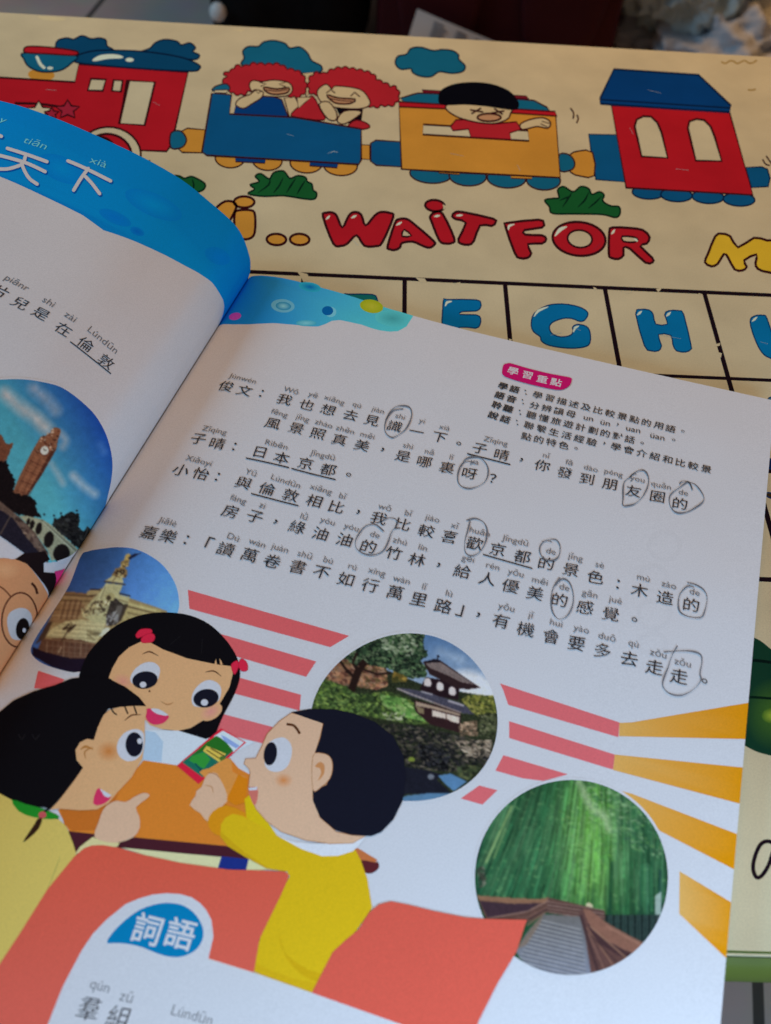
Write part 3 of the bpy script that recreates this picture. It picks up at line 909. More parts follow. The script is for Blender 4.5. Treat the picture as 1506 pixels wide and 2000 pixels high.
# ------------------------------------------------------------------ things on the floor behind the table
def at_y(px, Y):
    d = rays([px])[0]
    t = (Y - CAM[1]) / d[1]
    return CAM + t * d
from mathutils import noise as mnoise
def soft_box(name, lo, hi, mat, bev, wob, parent=None, cuts=8, seed=0):
    bm = bmesh.new()
    bmesh.ops.create_cube(bm, size=1)
    bmesh.ops.bevel(bm, geom=bm.edges[:], offset=bev / min(hi[k] - lo[k] for k in range(3)), segments=3, affect='EDGES', profile=.5)
    bmesh.ops.subdivide_edges(bm, edges=[e for e in bm.edges if e.calc_length() > .3], cuts=cuts, use_grid_fill=True)
    for v in bm.verts:
        p = Vector([lo[k] + (v.co[k] + .5) * (hi[k] - lo[k]) for k in range(3)])
        n = mnoise.noise(p * 14 + Vector((seed, 0, 0)))
        v.co = p + v.co.normalized() * n * wob
    return bm_obj(name, bm, mat, parent, True)
# dark red cabinet
pl = at_y((735, 30), .70); pr_ = at_y((1214, 60), .70)
M_CAB = plain('dark_red_lacquer', (.062, .008, .010), .5, .1, noise=.2, scale=9)
cab = empty('cabinet', ((pl[0] + pr_[0]) / 2, .9, FZ))
tag(cab, 'dark red cabinet standing on the floor behind the table', 'cabinet')
ci = Matrix.Translation((-(pl[0] + pr_[0]) / 2, -.9, -FZ))
o = soft_box('cabinet_body', (pl[0], .712, FZ + .001), (pr_[0], 1.2, .30), M_CAB, .006, 0, cab, 2); o.matrix_parent_inverse = ci
for k in range(2):
    x0 = pl[0] + .012 + k * (pr_[0] - pl[0]) / 2; x1 = x0 + (pr_[0] - pl[0]) / 2 - .024
    o = soft_box('door_panel', (x0, .70, FZ + .03), (x1, .713, .27), M_CAB, .004, 0, cab, 2); o.matrix_parent_inverse = ci
# black bag with a pale button
M_BAG = plain('black_fabric', (.011, .009, .009), .85, .05, noise=.3, scale=30, bump=.3)
M_BTN = plain('pale_plastic', (.85, .78, .72), .4, .4, noise=.05)
q0 = at_y((392, 40), .70); q1 = at_y((732, 40), .70)
bag = empty('black_bag', ((q0[0] + q1[0]) / 2, .9, FZ))
tag(bag, 'black fabric bag with a pale round button on the floor behind the table', 'bag')
bi = Matrix.Translation((-(q0[0] + q1[0]) / 2, -.9, -FZ))
o = soft_box('bag_body', (q0[0], .70, FZ + .001), (q1[0], .90, .02), M_BAG, .05, .012, bag, 8, 3); o.matrix_parent_inverse = bi
bc = at_y((425, 25), .695)
bm = bmesh.new(); bmesh.ops.create_uvsphere(bm, u_segments=20, v_segments=12, radius=1)
for v in bm.verts: v.co = Vector((bc[0] + v.co.x * .0085, bc[1] + v.co.y * .008 + .002, bc[2] + v.co.z * .0095))
o = bm_obj('button', bm, M_BTN, bag, True); o.matrix_parent_inverse = bi
# newspaper leaning on the cabinet
M_NEWS = plain('newsprint', (.62, .56, .52), .8, .2, noise=.06, scale=30)
M_TYPE = plain('newsprint_ink', (.25, .21, .2), .8, .2, noise=.1)
news = empty('newspaper', tuple(at_y((870, 110), .66)))
tag(news, 'grey folded newspaper page propped against the dark red cabinet', 'newspaper')
ni = Matrix.Translation(tuple(-news.location))
A0, A1, A2 = at_y((815, 17), .69), at_y((990, 92), .68), at_y((788, 100), .65)
e1, e2 = A1 - A0, A2 - A0
def news_pt(u, v):
    return A0 + e1 * u + e2 * v + np.array([0, -1, .4]) * .004 * math.sin(u * 5 + v * 3)
nu = 14
V = [news_pt(i / nu * 1.25, j / nu * 2.2) for j in range(nu + 1) for i in range(nu + 1)]
V = V + [v + np.array([0, .0015, -.001]) for v in V]
K2 = (nu + 1) ** 2
Fc = []
for j in range(nu):
    for i in range(nu):
        k = j * (nu + 1) + i
        Fc.append((k, k + nu + 1, k + nu + 2, k + 1)); Fc.append((K2 + k, K2 + k + 1, K2 + k + nu + 2, K2 + k + nu + 1))
o = mesh_obj('sheet', V, Fc, M_NEWS, news, True); o.matrix_parent_inverse = ni
V = []; Fc = []
for cidx, u in enumerate((.2, .45, .66, .9)):
    for r in range(16):
        v0 = .10 + r * .09
        ww = RNG.uniform(.1, .17)
        for (uu, vv) in ((u, v0), (u + ww, v0), (u + ww, v0 + .05), (u, v0 + .05)):
            V.append(news_pt(uu, vv) + np.array([0, -.0012, .0006]))
        k = len(V) - 4; Fc.append((k, k + 3, k + 2, k + 1))
o = mesh_obj('printed_column', V, Fc, M_TYPE, news); o.matrix_parent_inverse = ni
# crumpled plastic bags
def crumple(name, c, r, mat, seed, amp):
    bm = bmesh.new(); bmesh.ops.create_icosphere(bm, subdivisions=6, radius=1)
    for v in bm.verts:
        p = v.co.copy()
        n = 0; f = 2.2; g = 1
        for k in range(4):
            q = p * f + Vector((seed, seed * .7, k))
            n += g * (1 - 2 * abs(mnoise.noise(q))); f *= 2.1; g *= .5
        s = 1 + amp * (n - .8)
        v.co = Vector((c[0] + p.x * r[0] * s, c[1] + p.y * r[1] * s, max(FZ + .002, c[2] + p.z * r[2] * s)))
    o = bm_obj(name, bm, mat, None, True)
    return o
M_PB1 = plain('white_plastic_film', (.50, .51, .54), .5, .15, noise=.12, scale=18)
M_PB2 = plain('grey_green_plastic_film', (.50, .62, .64), .45, .2, noise=.12, scale=18)
c = at_y((1420, 100), .80)
o = crumple('plastic_bag', (c[0], .80, c[2]), (.125, .10, .075), M_PB1, 3.1, .22)
tag(o, 'crumpled white plastic bag on the floor at the top right, the lower of two', 'plastic bag', 'crumpled plastic bags behind the table')
c = at_y((1335, 0), .80)
o = crumple('plastic_bag', (c[0], .80, c[2] + .035), (.070, .06, .06), M_PB2, 9.4, .25)
tag(o, 'grey green crumpled plastic bag lying on top of the white one', 'plastic bag', 'crumpled plastic bags behind the table')
# ------------------------------------------------------------------ the open book
BL = (float(S0[0]), float(S0[1]), 0.002)
book = empty('open_book', BL)
tag(book, 'open Chinese picture textbook lying on the printed study table', 'book')
binv = Matrix.Translation((-BL[0], -BL[1], -BL[2]))
PAPER = (.78, .765, .76)
def page_sheet(pg, name, u0, u1, top_fn, label):
    us = [u for u in pg.u if u0 <= u <= u1]
    if us[0] > u0: us = [u0] + us
    if us[-1] < u1: us = us + [u1]
    us = np.array(us)
    nv = 12
    V = []; 
    for h in (0.0, -0.0001):
        for k in range(nv + 1):
            t0 = np.array([top_fn(u) for u in us])
            v = t0 + (PAGE_H - t0) * k / nv
            V.append(pg.xyz(us, v, np.full(len(us), h)))
    V = np.vstack(V)
    n = len(us); Fc = []
    N1 = n * (nv + 1)
    for k in range(nv):
        for i in range(n - 1):
            a_ = k * n + i
            Fc.append((a_, a_ + n, a_ + n + 1, a_ + 1)); Fc.append((N1 + a_, N1 + a_ + 1, N1 + a_ + n + 1, N1 + a_ + n))
    me = bpy.data.meshes.new(name)
    me.from_pydata(V.tolist(), [], Fc)
    at = me.attributes.new('Col', 'FLOAT_COLOR', 'POINT')
    at.data.foreach_set('color', np.tile(np.array([*PAPER, 1], np.float32), len(V)))
    me.materials.append(M_PAPER)
    me.shade_smooth()
    o = link(bpy.data.objects.new(name, me), book)
    o.matrix_parent_inverse = binv
    if label: o['label'] = label
    return o
RPX = np.array([(485, 537), (570, 547), (671, 574), (760, 604.6), (806.6, 614.5), (993, 665), (1200, 713), (1427, 763), (1506, 780)])
page_r = page_sheet(PR, 'page', 0.0, PR.u[-1], lambda u: 0.0, 'right hand page with dialogue, stripes and children round a table')
page_l = page_sheet(PL, 'page', PL.u[0], 0.0, lambda u: 0.0, 'left hand page curling up, with a blue title band')

# block of pages and soft cover under each half
def slab(pg, name, h0, h1, mat, grow=0.0):
    us = np.array(pg.u[::2] if len(pg.u) % 2 else list(pg.u[::2]) + [pg.u[-1]])
    ends = [-grow * .5, PAGE_H + grow]
    V = []
    for h in (h0, h1):
        for e in ends:
            X = pg.xyz(us, np.full(len(us), e), np.full(len(us), h))
            X[:, 2] = np.maximum(X[:, 2], 0.0004 if name == 'cover' and h == h1 else 0.0009)
            V.append(X)
    V = np.vstack(V); n = len(us); Fc = []
    for i in range(n - 1):
        a_, b_, c_, d_ = i, n + i, 2 * n + i, 3 * n + i
        Fc += [(a_, b_, b_ + 1, a_ + 1), (c_, c_ + 1, d_ + 1, d_), (a_, a_ + 1, c_ + 1, c_), (b_, d_, d_ + 1, b_ + 1)]
    Fc += [(0, 2 * n, 3 * n, n), (n - 1, 2 * n - 1, 4 * n - 1, 3 * n - 1)]
    o = mesh_obj(name, V, Fc, mat, book, True)
    o.data.shade_flat()
    o.matrix_parent_inverse = binv
    return o
M_EDGE = plain('page_edges', (.62, .60, .57), .8, .2, noise=.12, scale=900)
M_COVER = plain('cover_card', (.05, .30, .48), .35, .5, noise=.05)
slab(PR, 'page_block', -0.0003, -0.0058, M_EDGE)
slab(PL, 'page_block', -0.0003, -0.0040, M_EDGE)
slab(PR, 'cover', -0.0060, -0.0066, M_COVER, .002)
slab(PL, 'cover', -0.0042, -0.0048, M_COVER, .002)

HL = [1e-5]; HR = [1e-5]
def lart():
    a_ = Art(PL, HL[0]); return a_
def rart():
    a_ = Art(PR, HR[0]); return a_
def ldone(a_, name, label=None, keep=False):
    o = a_.build(name, page_l, M_PAPER)
    if not keep: HL[0] = max(HL[0], a_.h + LAYER)
    if label and o: o['label'] = label
    return o
def rdone(a_, name, label=None, keep=False):
    o = a_.build(name, page_r, M_PAPER)
    if not keep: HR[0] = max(HR[0], a_.h + LAYER)
    if label and o: o['label'] = label
    return o
INKP = (.048, .045, .050); PIN = (.20, .195, .20); WHITE = PAPER
U = np.array([1.0, 0.0])

# ---- right page: blue band along the top
a = rart()
def band_c(p):
    k = np.clip((p[0] - 440) / 360, 0, 1)
    return tuple(np.array(col((0, 92, 158), WL)) * (1 - k) + np.array(col((74, 168, 182), WM)) * k)
low = T3([(838, 470), (900, 463), (960, 463), (1010, 460), (1060, 458), (1110, 462), (1160, 466), (1200, 471), (1232, 471), (1258, 462), (1285, 449), (1315, 446), (1345, 452), (1400, 464), (1440, 478), (1470, 486)]) + T4([(0, 487), (30, 491), (62, 489), (95, 471), (121, 430)])
low_uv = PR.px2uv(low)
tip = PR.px2uv(T4([(121, 424)]))[0]
uv = [(float(tip[0]), max(float(tip[1]), 0))] + [(float(x), float(y)) for x, y in low_uv[::-1]] + [(0.0, float(low_uv[0][1])), (0.0, 0.0)]
uv += [(float(tip[0]) * k / 12, 0.0) for k in range(1, 12)]
cc = []
for q in uv:
    k = min(1, max(0, q[0] / .068))
    k = k * k * (3 - 2 * k)
    cc.append(tuple(np.array(col((0, 96, 160), WL)) * (1 - k) + np.array(col((74, 172, 184), WM)) * k))
a.uvpoly(uv, cc)
a.ell(T3([(1095, 391)])[0], 23, 13, 5, col((92, 158, 190), WM)); a.ell(T3([(1097, 392)])[0], 15, 8, 5, col((24, 118, 166), WM), inner=col((120, 180, 205), WM))
a.ell(T3([(1200, 318)])[0], 22, 9, 10, col((40, 150, 180), WM), inner=col((10, 90, 160), WM))
a.ell(T3([(1280, 415)])[0], 11, 10, 0, col((100, 170, 195), WM)); a.ell(T3([(1268, 410)])[0], 11, 9, 0, col((10, 84, 150), WM))
a.ell(T3([(910, 432)])[0], 12, 7, -12, col((160, 60, 140), WL)); a.ell(T3([(1438, 393)])[0], 23, 13, 10, col((140, 150, 26), WM), inner=col((160, 160, 48), WM))
a.ell(T3([(1185, 458)])[0], 20, 6, 0, col((60, 150, 180), WM), inner=col((110, 178, 205), WM))
a.ell(T4([(40, 440)])[0], 34, 16, 5, col((76, 170, 182), WM), inner=col((60, 140, 150), WM))
rdone(a, 'header_band')

# ---- stripes and rays
PK = col((199, 82, 88), WM); PK2 = col((208, 104, 120), WB)
for q, c in (([(367, 1152), (682, 1242), (645, 1264), (370, 1189)], PK), ([(430, 1238), (617.6, 1292), (598, 1322), (440, 1276)], PK), ([(440, 1316), (588, 1357), (585, 1388), (440, 1350)], PK), ([(410, 1388), (533, 1420), (513, 1452), (400, 1424)], PK2),
             (B6([(190, 87), (770, 276), (765, 348), (230, 190), (207, 122)]), PK2), (B6([(235, 270), (748, 432), (738, 505), (235, 352)]), PK2), (B6([(207, 435), (520, 528), (400, 560), (300, 547), (168, 510)]), PK2), (B6([(90, 582), (178, 605), (105, 675), (0, 645)]), PK2)):
    a = rart(); a.poly(q, c); rdone(a, 'pink_stripe', keep=True)
OR1 = np.array(col((206, 166, 102), WB)); OR2 = np.array(col((216, 140, 14), WB))
def ray_c(x0, x1):
    return lambda p: tuple(OR1 + (OR2 - OR1) * np.clip((p[0] - x0) / (x1 - x0), 0, 1) ** .7)
for q in ([(770, 278), (830, 276), (1000, 247), (1412, 178), (1398, 357), (768, 343)], [(748, 432), (1388, 497), (1371, 675), (739, 507)], [(740, 598), (830, 622), (1362, 826), (1343, 998), (965, 802), (880, 700)], [(1062, 998), (1332, 1161), (1306, 1437), (1060, 1205)]):
    a = rart(); P = B6(q); xs = [p[0] for p in P]
    a.poly(P, None, cfun=ray_c(min(xs), max(xs) - 40)); rdone(a, 'orange_ray', keep=True)
HR[0] += LAYER * 3
a = rart()
VIC = B1([(470, 560), (515, 528), (600, 512), (700, 503), (800, 515), (900, 562), (980, 630), (1040, 730), (1060, 830), (1050, 900), (1000, 1050), (800, 1200), (600, 1260), (480, 1248), (420, 1250), (300, 1220), (215, 1178), (175, 1120), (205, 1040), (290, 910), (400, 735)])
a.poly(B1([(225, 1235), (380, 1287), (330, 1340), (200, 1340)]), PK)
rdone(a, 'pink_stripe')

# ---- printed photographs on the right page
hphoto = HR[0] + 1e-5
HR[0] = hphoto + 1e-5
def shift(f, dx=0, dy=0): return f
# monument before a palace
ph = Photo(PR, 50, 1060, 365, 1325, 200)
k = np.clip((ph.X - 130) / 200, 0, 1)[..., None]
ph.C = np.array([40, 66, 120.]) * (1 - k) + np.array([72, 112, 156.]) * k
ph.C += (np.clip((ph.Y - 1080) / 120, 0, 1) * 22)[..., None]
MV = P_(50, 1055, 4.706)
kk = np.clip((ph.X - 238) / 12, 0, 1)[..., None]
ph.C = ph.C * (1 - .10 * (1 - kk))
wall = MV([(330, 470), (420, 475), (560, 490), (700, 440), (950, 530), (1300, 650), (1300, 820), (700, 980), (120, 900), (220, 760), (290, 580)])
ph.poly(wall, (132, 106, 70), noise=.06)
ph.poly(MV([(300, 560), (480, 540), (560, 620), (420, 760), (200, 760)]), (116, 84, 58), .8, noise=.08)
for y0, dk, w_ in ((482, (104, 70, 52), 3), (500, (66, 44, 34), 2.5), (520, (140, 108, 76), 3), (548, (72, 50, 36), 2), (575, (140, 112, 80), 2.5), (640, (84, 60, 42), 2), (690, (148, 120, 86), 2.5)):
    p = MV([(330 - (y0 - 480) * .4, y0), (620, y0 + 18)]); ph.line(p[0], p[1], w_, dk, .8)
for i in range(9):
    p = MV([(345 + i * 24, 560), (300 + i * 24, 730)]); ph.line(p[0], p[1], 2.2 if i % 2 else 1.4, (74, 48, 36) if i % 2 else (158, 126, 90), .7)
ph.poly(MV([(370, 745), (520, 730), (740, 760), (700, 880), (640, 945), (330, 915), (190, 880), (230, 820)]), (164, 146, 104), noise=.05)
for i in range(9):
    y = 755 + i * 19; p = MV([(360 - i * 20, y), (720 - i * 8, y + 22)]); ph.line(p[0], p[1], RNG.choice([1.2, 2.0]), (124, 104, 72) if i % 2 else (184, 166, 122), .6)
ph.blobs(MV([(560, 820), (700, 850), (640, 930), (560, 900)]), 14, [(110, 92, 62)], 1.6, 5, 8, .7)
ph.poly(MV([(560, 475), (600, 458), (680, 462), (690, 500), (560, 512)]), (152, 130, 90)); ph.line(*MV([(590, 452), (690, 456)]), 2.5, (48, 36, 38)); ph.line(*MV([(560, 515), (690, 500)]), 2, (74, 54, 40))
ph.poly(MV([(950, 565), (1250, 645), (1250, 680), (1000, 760), (870, 760), (930, 620)]), (150, 126, 80), noise=.06)
for y0, c in ((585, (176, 156, 106)), (610, (70, 50, 34)), (630, (160, 134, 88)), (665, (92, 70, 46)), (700, (158, 136, 92)), (725, (100, 80, 52))):
    p = MV([(935, y0), (1200, y0 + 66)]); ph.line(p[0], p[1], 2.6, c, .85)
ph.poly(MV([(850, 500), (960, 525), (935, 600), (835, 585)]), (158, 142, 100)); ph.line(*MV([(860, 490), (965, 515)]), 2.5, (40, 32, 34)); ph.line(*MV([(850, 545), (940, 575)]), 2, (104, 84, 56))
# monument: plinth, shaft, cornice, figures, winged top
ph.poly(MV([(690, 470), (740, 395), (895, 412), (850, 520), (830, 600), (760, 760), (640, 760), (520, 700), (560, 610), (620, 540)]), (160, 146, 104), noise=.05)
ph.poly(MV([(690, 470), (740, 400), (765, 402), (700, 540), (660, 560)]), (176, 164, 120)); ph.line(*MV([(735, 430), (690, 540)]), 1.6, (104, 88, 60))
ph.poly(MV([(790, 520), (840, 540), (905, 600), (880, 700), (830, 780), (760, 790), (740, 690), (770, 600)]), (52, 42, 36), noise=.2)
ph.poly(MV([(840, 600), (925, 610), (850, 760), (800, 780)]), (96, 84, 74), .8)
ph.poly(MV([(905, 590), (945, 590), (880, 740), (840, 770)]), (44, 32, 26), .8)
ph.poly(MV([(735, 510), (790, 480), (825, 510), (810, 560), (770, 555), (745, 560)]), (150, 132, 88)); ph.ell(*MV([(765, 532)])[0], 4.5, 5, 0, (60, 46, 34))
ph.blobs(MV([(640, 560), (780, 560), (740, 700), (600, 690), (560, 640)]), 60, [(186, 172, 130), (84, 66, 44), (60, 46, 34), (150, 132, 92)], 1.8, 1.8, -50)
ph.blobs(MV([(510, 610), (610, 610), (600, 700), (520, 700)]), 36, [(60, 44, 32), (160, 140, 98), (96, 74, 50)], 1.7, 1.6, -30)
ph.blobs(MV([(740, 690), (860, 640), (850, 760), (740, 790)]), 40, [(120, 110, 104), (40, 30, 30), (150, 140, 130), (70, 60, 60)], 2, 1.6, -50)
ph.poly(MV([(700, 850), (740, 800), (775, 805), (770, 850), (700, 890), (675, 880)]), (178, 170, 144), jag=.8)
ph.line(*MV([(722, 380), (920, 410)]), 2.6, (58, 44, 36)); ph.line(*MV([(735, 370), (900, 392)]), 2.4, (150, 128, 86))
ph.poly(MV([(755, 362), (800, 325), (890, 345), (900, 395), (740, 376)]), (168, 150, 104)); ph.line(*MV([(800, 380), (830, 340)]), 1.5, (90, 70, 46))
ph.poly(MV([(790, 325), (830, 262), (880, 240), (915, 262), (940, 285), (925, 352), (880, 350)]), (122, 92, 56), jag=.6)
ph.poly(MV([(850, 300), (900, 285), (895, 345), (835, 330)]), (168, 146, 98), jag=.5); ph.blobs(MV([(795, 325), (840, 260), (935, 280), (920, 350)]), 26, [(60, 40, 30), (150, 116, 70), (40, 28, 24)], 1.5, 1.6)
ph.poly(MV([(870, 250), (885, 190), (930, 165), (955, 185), (945, 235), (905, 260)]), (128, 98, 56), jag=.5); ph.blobs(MV([(870, 250), (885, 190), (950, 175), (940, 240)]), 16, [(70, 48, 32), (170, 138, 84)], 1.4, 1.6)
ph.poly(MV([(905, 180), (920, 130), (960, 120), (968, 160), (940, 185)]), (170, 136, 76), jag=.5)
ph.poly(MV([(940, 165), (985, 130), (1065, 118), (1010, 148), (960, 180)]), (28, 28, 46))
# terrace and dark foreground
ph.poly(MV([(150, 910), (330, 900), (520, 920), (660, 955), (600, 1095), (400, 1085), (100, 1040)]), (82, 52, 38), noise=.1)
ph.line(*MV([(170, 905), (650, 955)]), 2.6, (112, 80, 56))
for y0 in (980, 1030, 1060): 
    p = MV([(180, y0 - 10), (620, y0 + 20)]); ph.line(p[0], p[1], 1.5, (110, 78, 60), .8)
for i in range(9):
    p = MV([(200 + i * 52, 930), (190 + i * 52, 1070)]); ph.line(p[0], p[1], 1.6, (112, 84, 64) if i % 3 else (150, 120, 90), .7)
ph.poly(MV([(60, 980), (180, 1030), (400, 1085), (640, 1095), (640, 1240), (480, 1240), (250, 1170), (60, 1060)]), (26, 16, 26))
ph.poly(MV([(200, 760), (250, 750), (180, 900), (90, 960)]), (58, 38, 30), .9)
ph.line(*MV([(330, 930), (430, 770)]), 2, (52, 36, 26), .95); ph.blobs(MV([(330, 820), (420, 750), (480, 770), (400, 850)]), 20, [(46, 32, 24), (60, 42, 30)], 1.8, 1.6, -40)
ph.line(*MV([(300, 1040), (330, 980)]), 2, (150, 124, 96))
ph.blur(1)
ph.C *= (0.93 + .14 * ph.noise(9))[..., None]
ph.build('monument_photo', VIC, page_r, M_PAPER, WL, hphoto)

# temple beside a pond
TEM = [(789 + 184 * math.cos(g) + 8 * math.sin(2 * g) * .6, 1401 + 165 * math.sin(g) + 6 * math.sin(2 * g)) for g in np.linspace(0, 2 * np.pi, 40, endpoint=False)]
ph = Photo(PR, 600, 1230, 980, 1572, 260)
k = np.clip((ph.Y - 1240) / 130, 0, 1)[..., None]
ph.C = np.array([62, 104, 160.]) * (1 - k) + np.array([150, 172, 200.]) * k
ph.cloud([(*p, 22) for p in B7([(1140, 450), (1220, 450), (1330, 510)])], (205, 208, 216), 1.2, .8)
ph.cloud([(*p, 20) for p in B7([(1120, 560), (1250, 540), (1360, 560)])], (198, 202, 210), 1.2, .8)
ph.cloud([(*p, 14) for p in B7([(1000, 260), (1080, 290), (1150, 320)])], (150, 175, 205), .6, 1)
ph.poly(B7([(60, 560), (120, 440), (300, 420), (600, 380), (900, 500), (1250, 560), (1420, 640), (1420, 1350), (60, 1350)]), (38, 46, 30), noise=.25)
# trees at the left and the hill behind
ph.poly(B7([(180, 420), (260, 300), (620, 340), (640, 500), (560, 530), (200, 480)]), (128, 84, 62), noise=.12)
ph.blobs(B7([(180, 420), (260, 300), (620, 340), (640, 500), (560, 530), (200, 480)]), 520, [(150, 96, 66), (90, 52, 42), (128, 98, 78), (160, 112, 78), (84, 70, 40)], 2.0, 2.2)
ph.blobs(B7([(680, 380), (780, 390), (770, 470), (660, 480)]), 50, [(140, 112, 40), (110, 92, 34), (70, 70, 30)], 3.5)
tree = B7([(290, 320), (300, 250), (420, 150), (640, 110), (900, 130), (880, 220), (920, 290), (860, 320), (910, 380), (900, 440), (800, 450), (640, 380), (480, 350), (400, 360), (330, 300)])
ph.poly(tree, (34, 50, 36), jag=1.5, noise=.2)
ph.blobs(tree, 1100, [(52, 82, 52), (24, 38, 30), (74, 104, 66), (18, 28, 24), (96, 116, 84), (40, 66, 44)], 1.9, 1.8)
ph.blobs(B7([(560, 130), (760, 120), (860, 200), (800, 300), (600, 260)]), 90, [(110, 132, 100), (70, 104, 62), (130, 146, 120)], 1.9, 2)
for q, w_ in (([(370, 560), (410, 450), (440, 370), (480, 330)], 15), ([(400, 440), (340, 380), (290, 310)], 5), ([(450, 380), (560, 420), (660, 410)], 4), ([(430, 400), (390, 340), (420, 270)], 5), ([(340, 400), (380, 420)], 4)):
    P = B7(q)
    for i in range(len(P) - 1): ph.line(P[i], P[i + 1], w_, (36, 22, 20))
# green foliage at the middle left
g1 = B7([(90, 480), (180, 450), (330, 500), (420, 560), (640, 540), (780, 590), (940, 720), (930, 770), (800, 770), (640, 740), (420, 700), (80, 660)])
ph.poly(g1, (60, 84, 36), jag=1.5, noise=.15)
ph.blobs(g1, 1500, [(92, 122, 44), (54, 82, 34), (30, 46, 26), (112, 140, 60), (74, 104, 48), (40, 58, 32)], 1.8, 1.9)
ph.blobs(B7([(580, 560), (760, 590), (850, 690), (930, 760), (760, 720), (600, 640)]), 150, [(96, 150, 62), (70, 122, 50), (124, 160, 84)], 2.8, 2)
ph.blobs(B7([(590, 680), (760, 690), (760, 740), (620, 740)]), 14, [(150, 158, 126), (130, 142, 104)], 1.6, 4)
# pavilion: upper storey
ph.poly(B7([(900, 440), (1140, 480), (1130, 600), (900, 560), (860, 520)]), (34, 20, 28))
ph.poly(B7([(880, 330), (1000, 320), (1130, 410), (1285, 515), (1200, 525), (1130, 520), (930, 420)]), (44, 28, 32))
ph.poly(B7([(900, 345), (1000, 330), (1110, 405), (1240, 490), (1160, 478), (1060, 430), (930, 375)]), (112, 98, 98), noise=.08)
for i in range(12):
    p = B7([(930 + i * 24, 345 + i * 11), (950 + i * 26, 378 + i * 11)]); ph.line(p[0], p[1], .9, (84, 70, 72), .6)
ph.poly(B7([(885, 335), (960, 312), (1000, 320), (1005, 335), (960, 335)]), (24, 18, 30))
ph.line(*B7([(983, 320), (990, 285)]), 2, (20, 18, 28)); ph.ell(*B7([(988, 293)])[0], 3, 1.5, 20, (20, 18, 28))
for i, (x, y) in enumerate(((915, 475), (1003, 505), (1088, 537))):
    ph.poly(B7([(x - 25, y + 22), (x - 20, y - 22), (x, y - 30), (x + 20, y - 18), (x + 24, y + 28)]), (190, 182, 186), smooth=2)
# lower roof and storey
ph.poly(B7([(690, 515), (780, 520), (900, 545), (1130, 615), (1250, 680), (1270, 705), (1140, 690), (960, 620), (800, 575)]), (62, 62, 82), noise=.12)
ph.line(*B7([(700, 520), (960, 620)]), 3, (150, 140, 142)); ph.line(*B7([(960, 620), (1150, 690)]), 3, (140, 120, 118))
ph.line(*B7([(870, 540), (950, 562)]), 3, (150, 150, 165)); ph.line(*B7([(1060, 605), (1170, 640)]), 4, (150, 146, 160))
for i in range(16):
    p = B7([(800 + i * 26, 535 + i * 9), (790 + i * 27, 568 + i * 8.5)]); ph.line(p[0], p[1], 1, (40, 40, 62), .6)
ph.poly(B7([(820, 600), (960, 630), (1150, 695), (1140, 830), (930, 770), (830, 680)]), (46, 26, 30))
ph.poly(B7([(830, 610), (950, 640), (1140, 695), (1140, 712), (940, 660), (830, 640)]), (150, 128, 110))
ph.poly(B7([(950, 670), (1140, 720), (1138, 765), (1080, 752), (1060, 735), (945, 712)]), (196, 182, 172)); ph.line(*B7([(1045, 690), (1045, 745)]), 1.5, (70, 44, 40))
ph.poly(B7([(830, 640), (890, 660), (890, 700), (850, 690)]), (120, 104, 76))
# right hill, bank, rocks, water
gr = B7([(1150, 600), (1200, 560), (1390, 570), (1400, 720), (1300, 740), (1220, 680)])
ph.poly(gr, (84, 88, 34)); ph.blobs(gr, 420, [(122, 124, 42), (84, 96, 36), (50, 58, 28), (140, 138, 60)], 1.8, 1.6)
ph.blobs(B7([(1130, 760), (1260, 740), (1270, 850), (1140, 850)]), 150, [(158, 130, 104), (120, 94, 74), (90, 72, 54), (60, 54, 44)], 1.8, 1.8)
ph.blobs(B7([(1270, 700), (1400, 690), (1400, 880), (1280, 850)]), 260, [(70, 78, 48), (46, 54, 34), (96, 100, 70), (30, 34, 26)], 1.8, 1.7)
for i in range(9):
    p = B7([(760 + i * 10, 770 + i * 15), (1130 + i * 22, 850 + i * 17)]); ph.line(p[0], p[1], 2.5, (104, 104, 104) if i % 2 else (34, 34, 36), .8)
bank = B7([(560, 760), (800, 780), (1380, 900), (1370, 1000), (1290, 1100), (1150, 1110), (900, 1090), (760, 1060), (700, 880)])
ph.blobs(bank, 1500, [(30, 30, 34), (18, 20, 24), (48, 46, 44), (66, 64, 50), (38, 46, 30), (84, 76, 68), (24, 28, 26)], 1.8, 2.4, 14)
ph.blobs(B7([(1100, 880), (1370, 880), (1360, 990), (1200, 1010)]), 120, [(130, 114, 96), (100, 88, 76), (160, 146, 128), (50, 46, 42)], 1.8, 3)
ph.blobs(B7([(840, 900), (1080, 960), (1060, 1100), (880, 1060)]), 260, [(20, 22, 26), (32, 34, 42), (54, 54, 60), (14, 14, 18)], 1.8, 1.7)
ph.ell(*B7([(803, 1017)])[0], 7, 4.5, 0, (110, 128, 40))
ph.poly(B7([(720, 1060), (900, 1090), (1010, 1120), (980, 1160), (1080, 1250), (760, 1260), (640, 1330)]), (24, 26, 40), noise=.1)
ph.poly(B7([(985, 1130), (1080, 1115), (1190, 1170), (1100, 1240), (1050, 1200)]), (66, 116, 168))
ph.poly(B7([(640, 1340), (760, 1272), (900, 1255), (1080, 1252), (1000, 1330)]), (66, 112, 156))
ph.ell(*B7([(938, 1137)])[0], 6.5, 5.5, 0, (96, 104, 120))
ph.blobs(B7([(1120, 1060), (1300, 1060), (1200, 1160), (1120, 1130)]), 90, [(56, 70, 44), (76, 84, 50), (34, 40, 30)], 3)
ph.blur(1)
ph.C *= (0.92 + .16 * ph.noise(8))[..., None]
ph.C = ph.C.mean(2, keepdims=True) * .22 + ph.C * .78
ph.build('temple_photo', TEM, page_r, M_PAPER, lin((178, 186, 200)), hphoto)

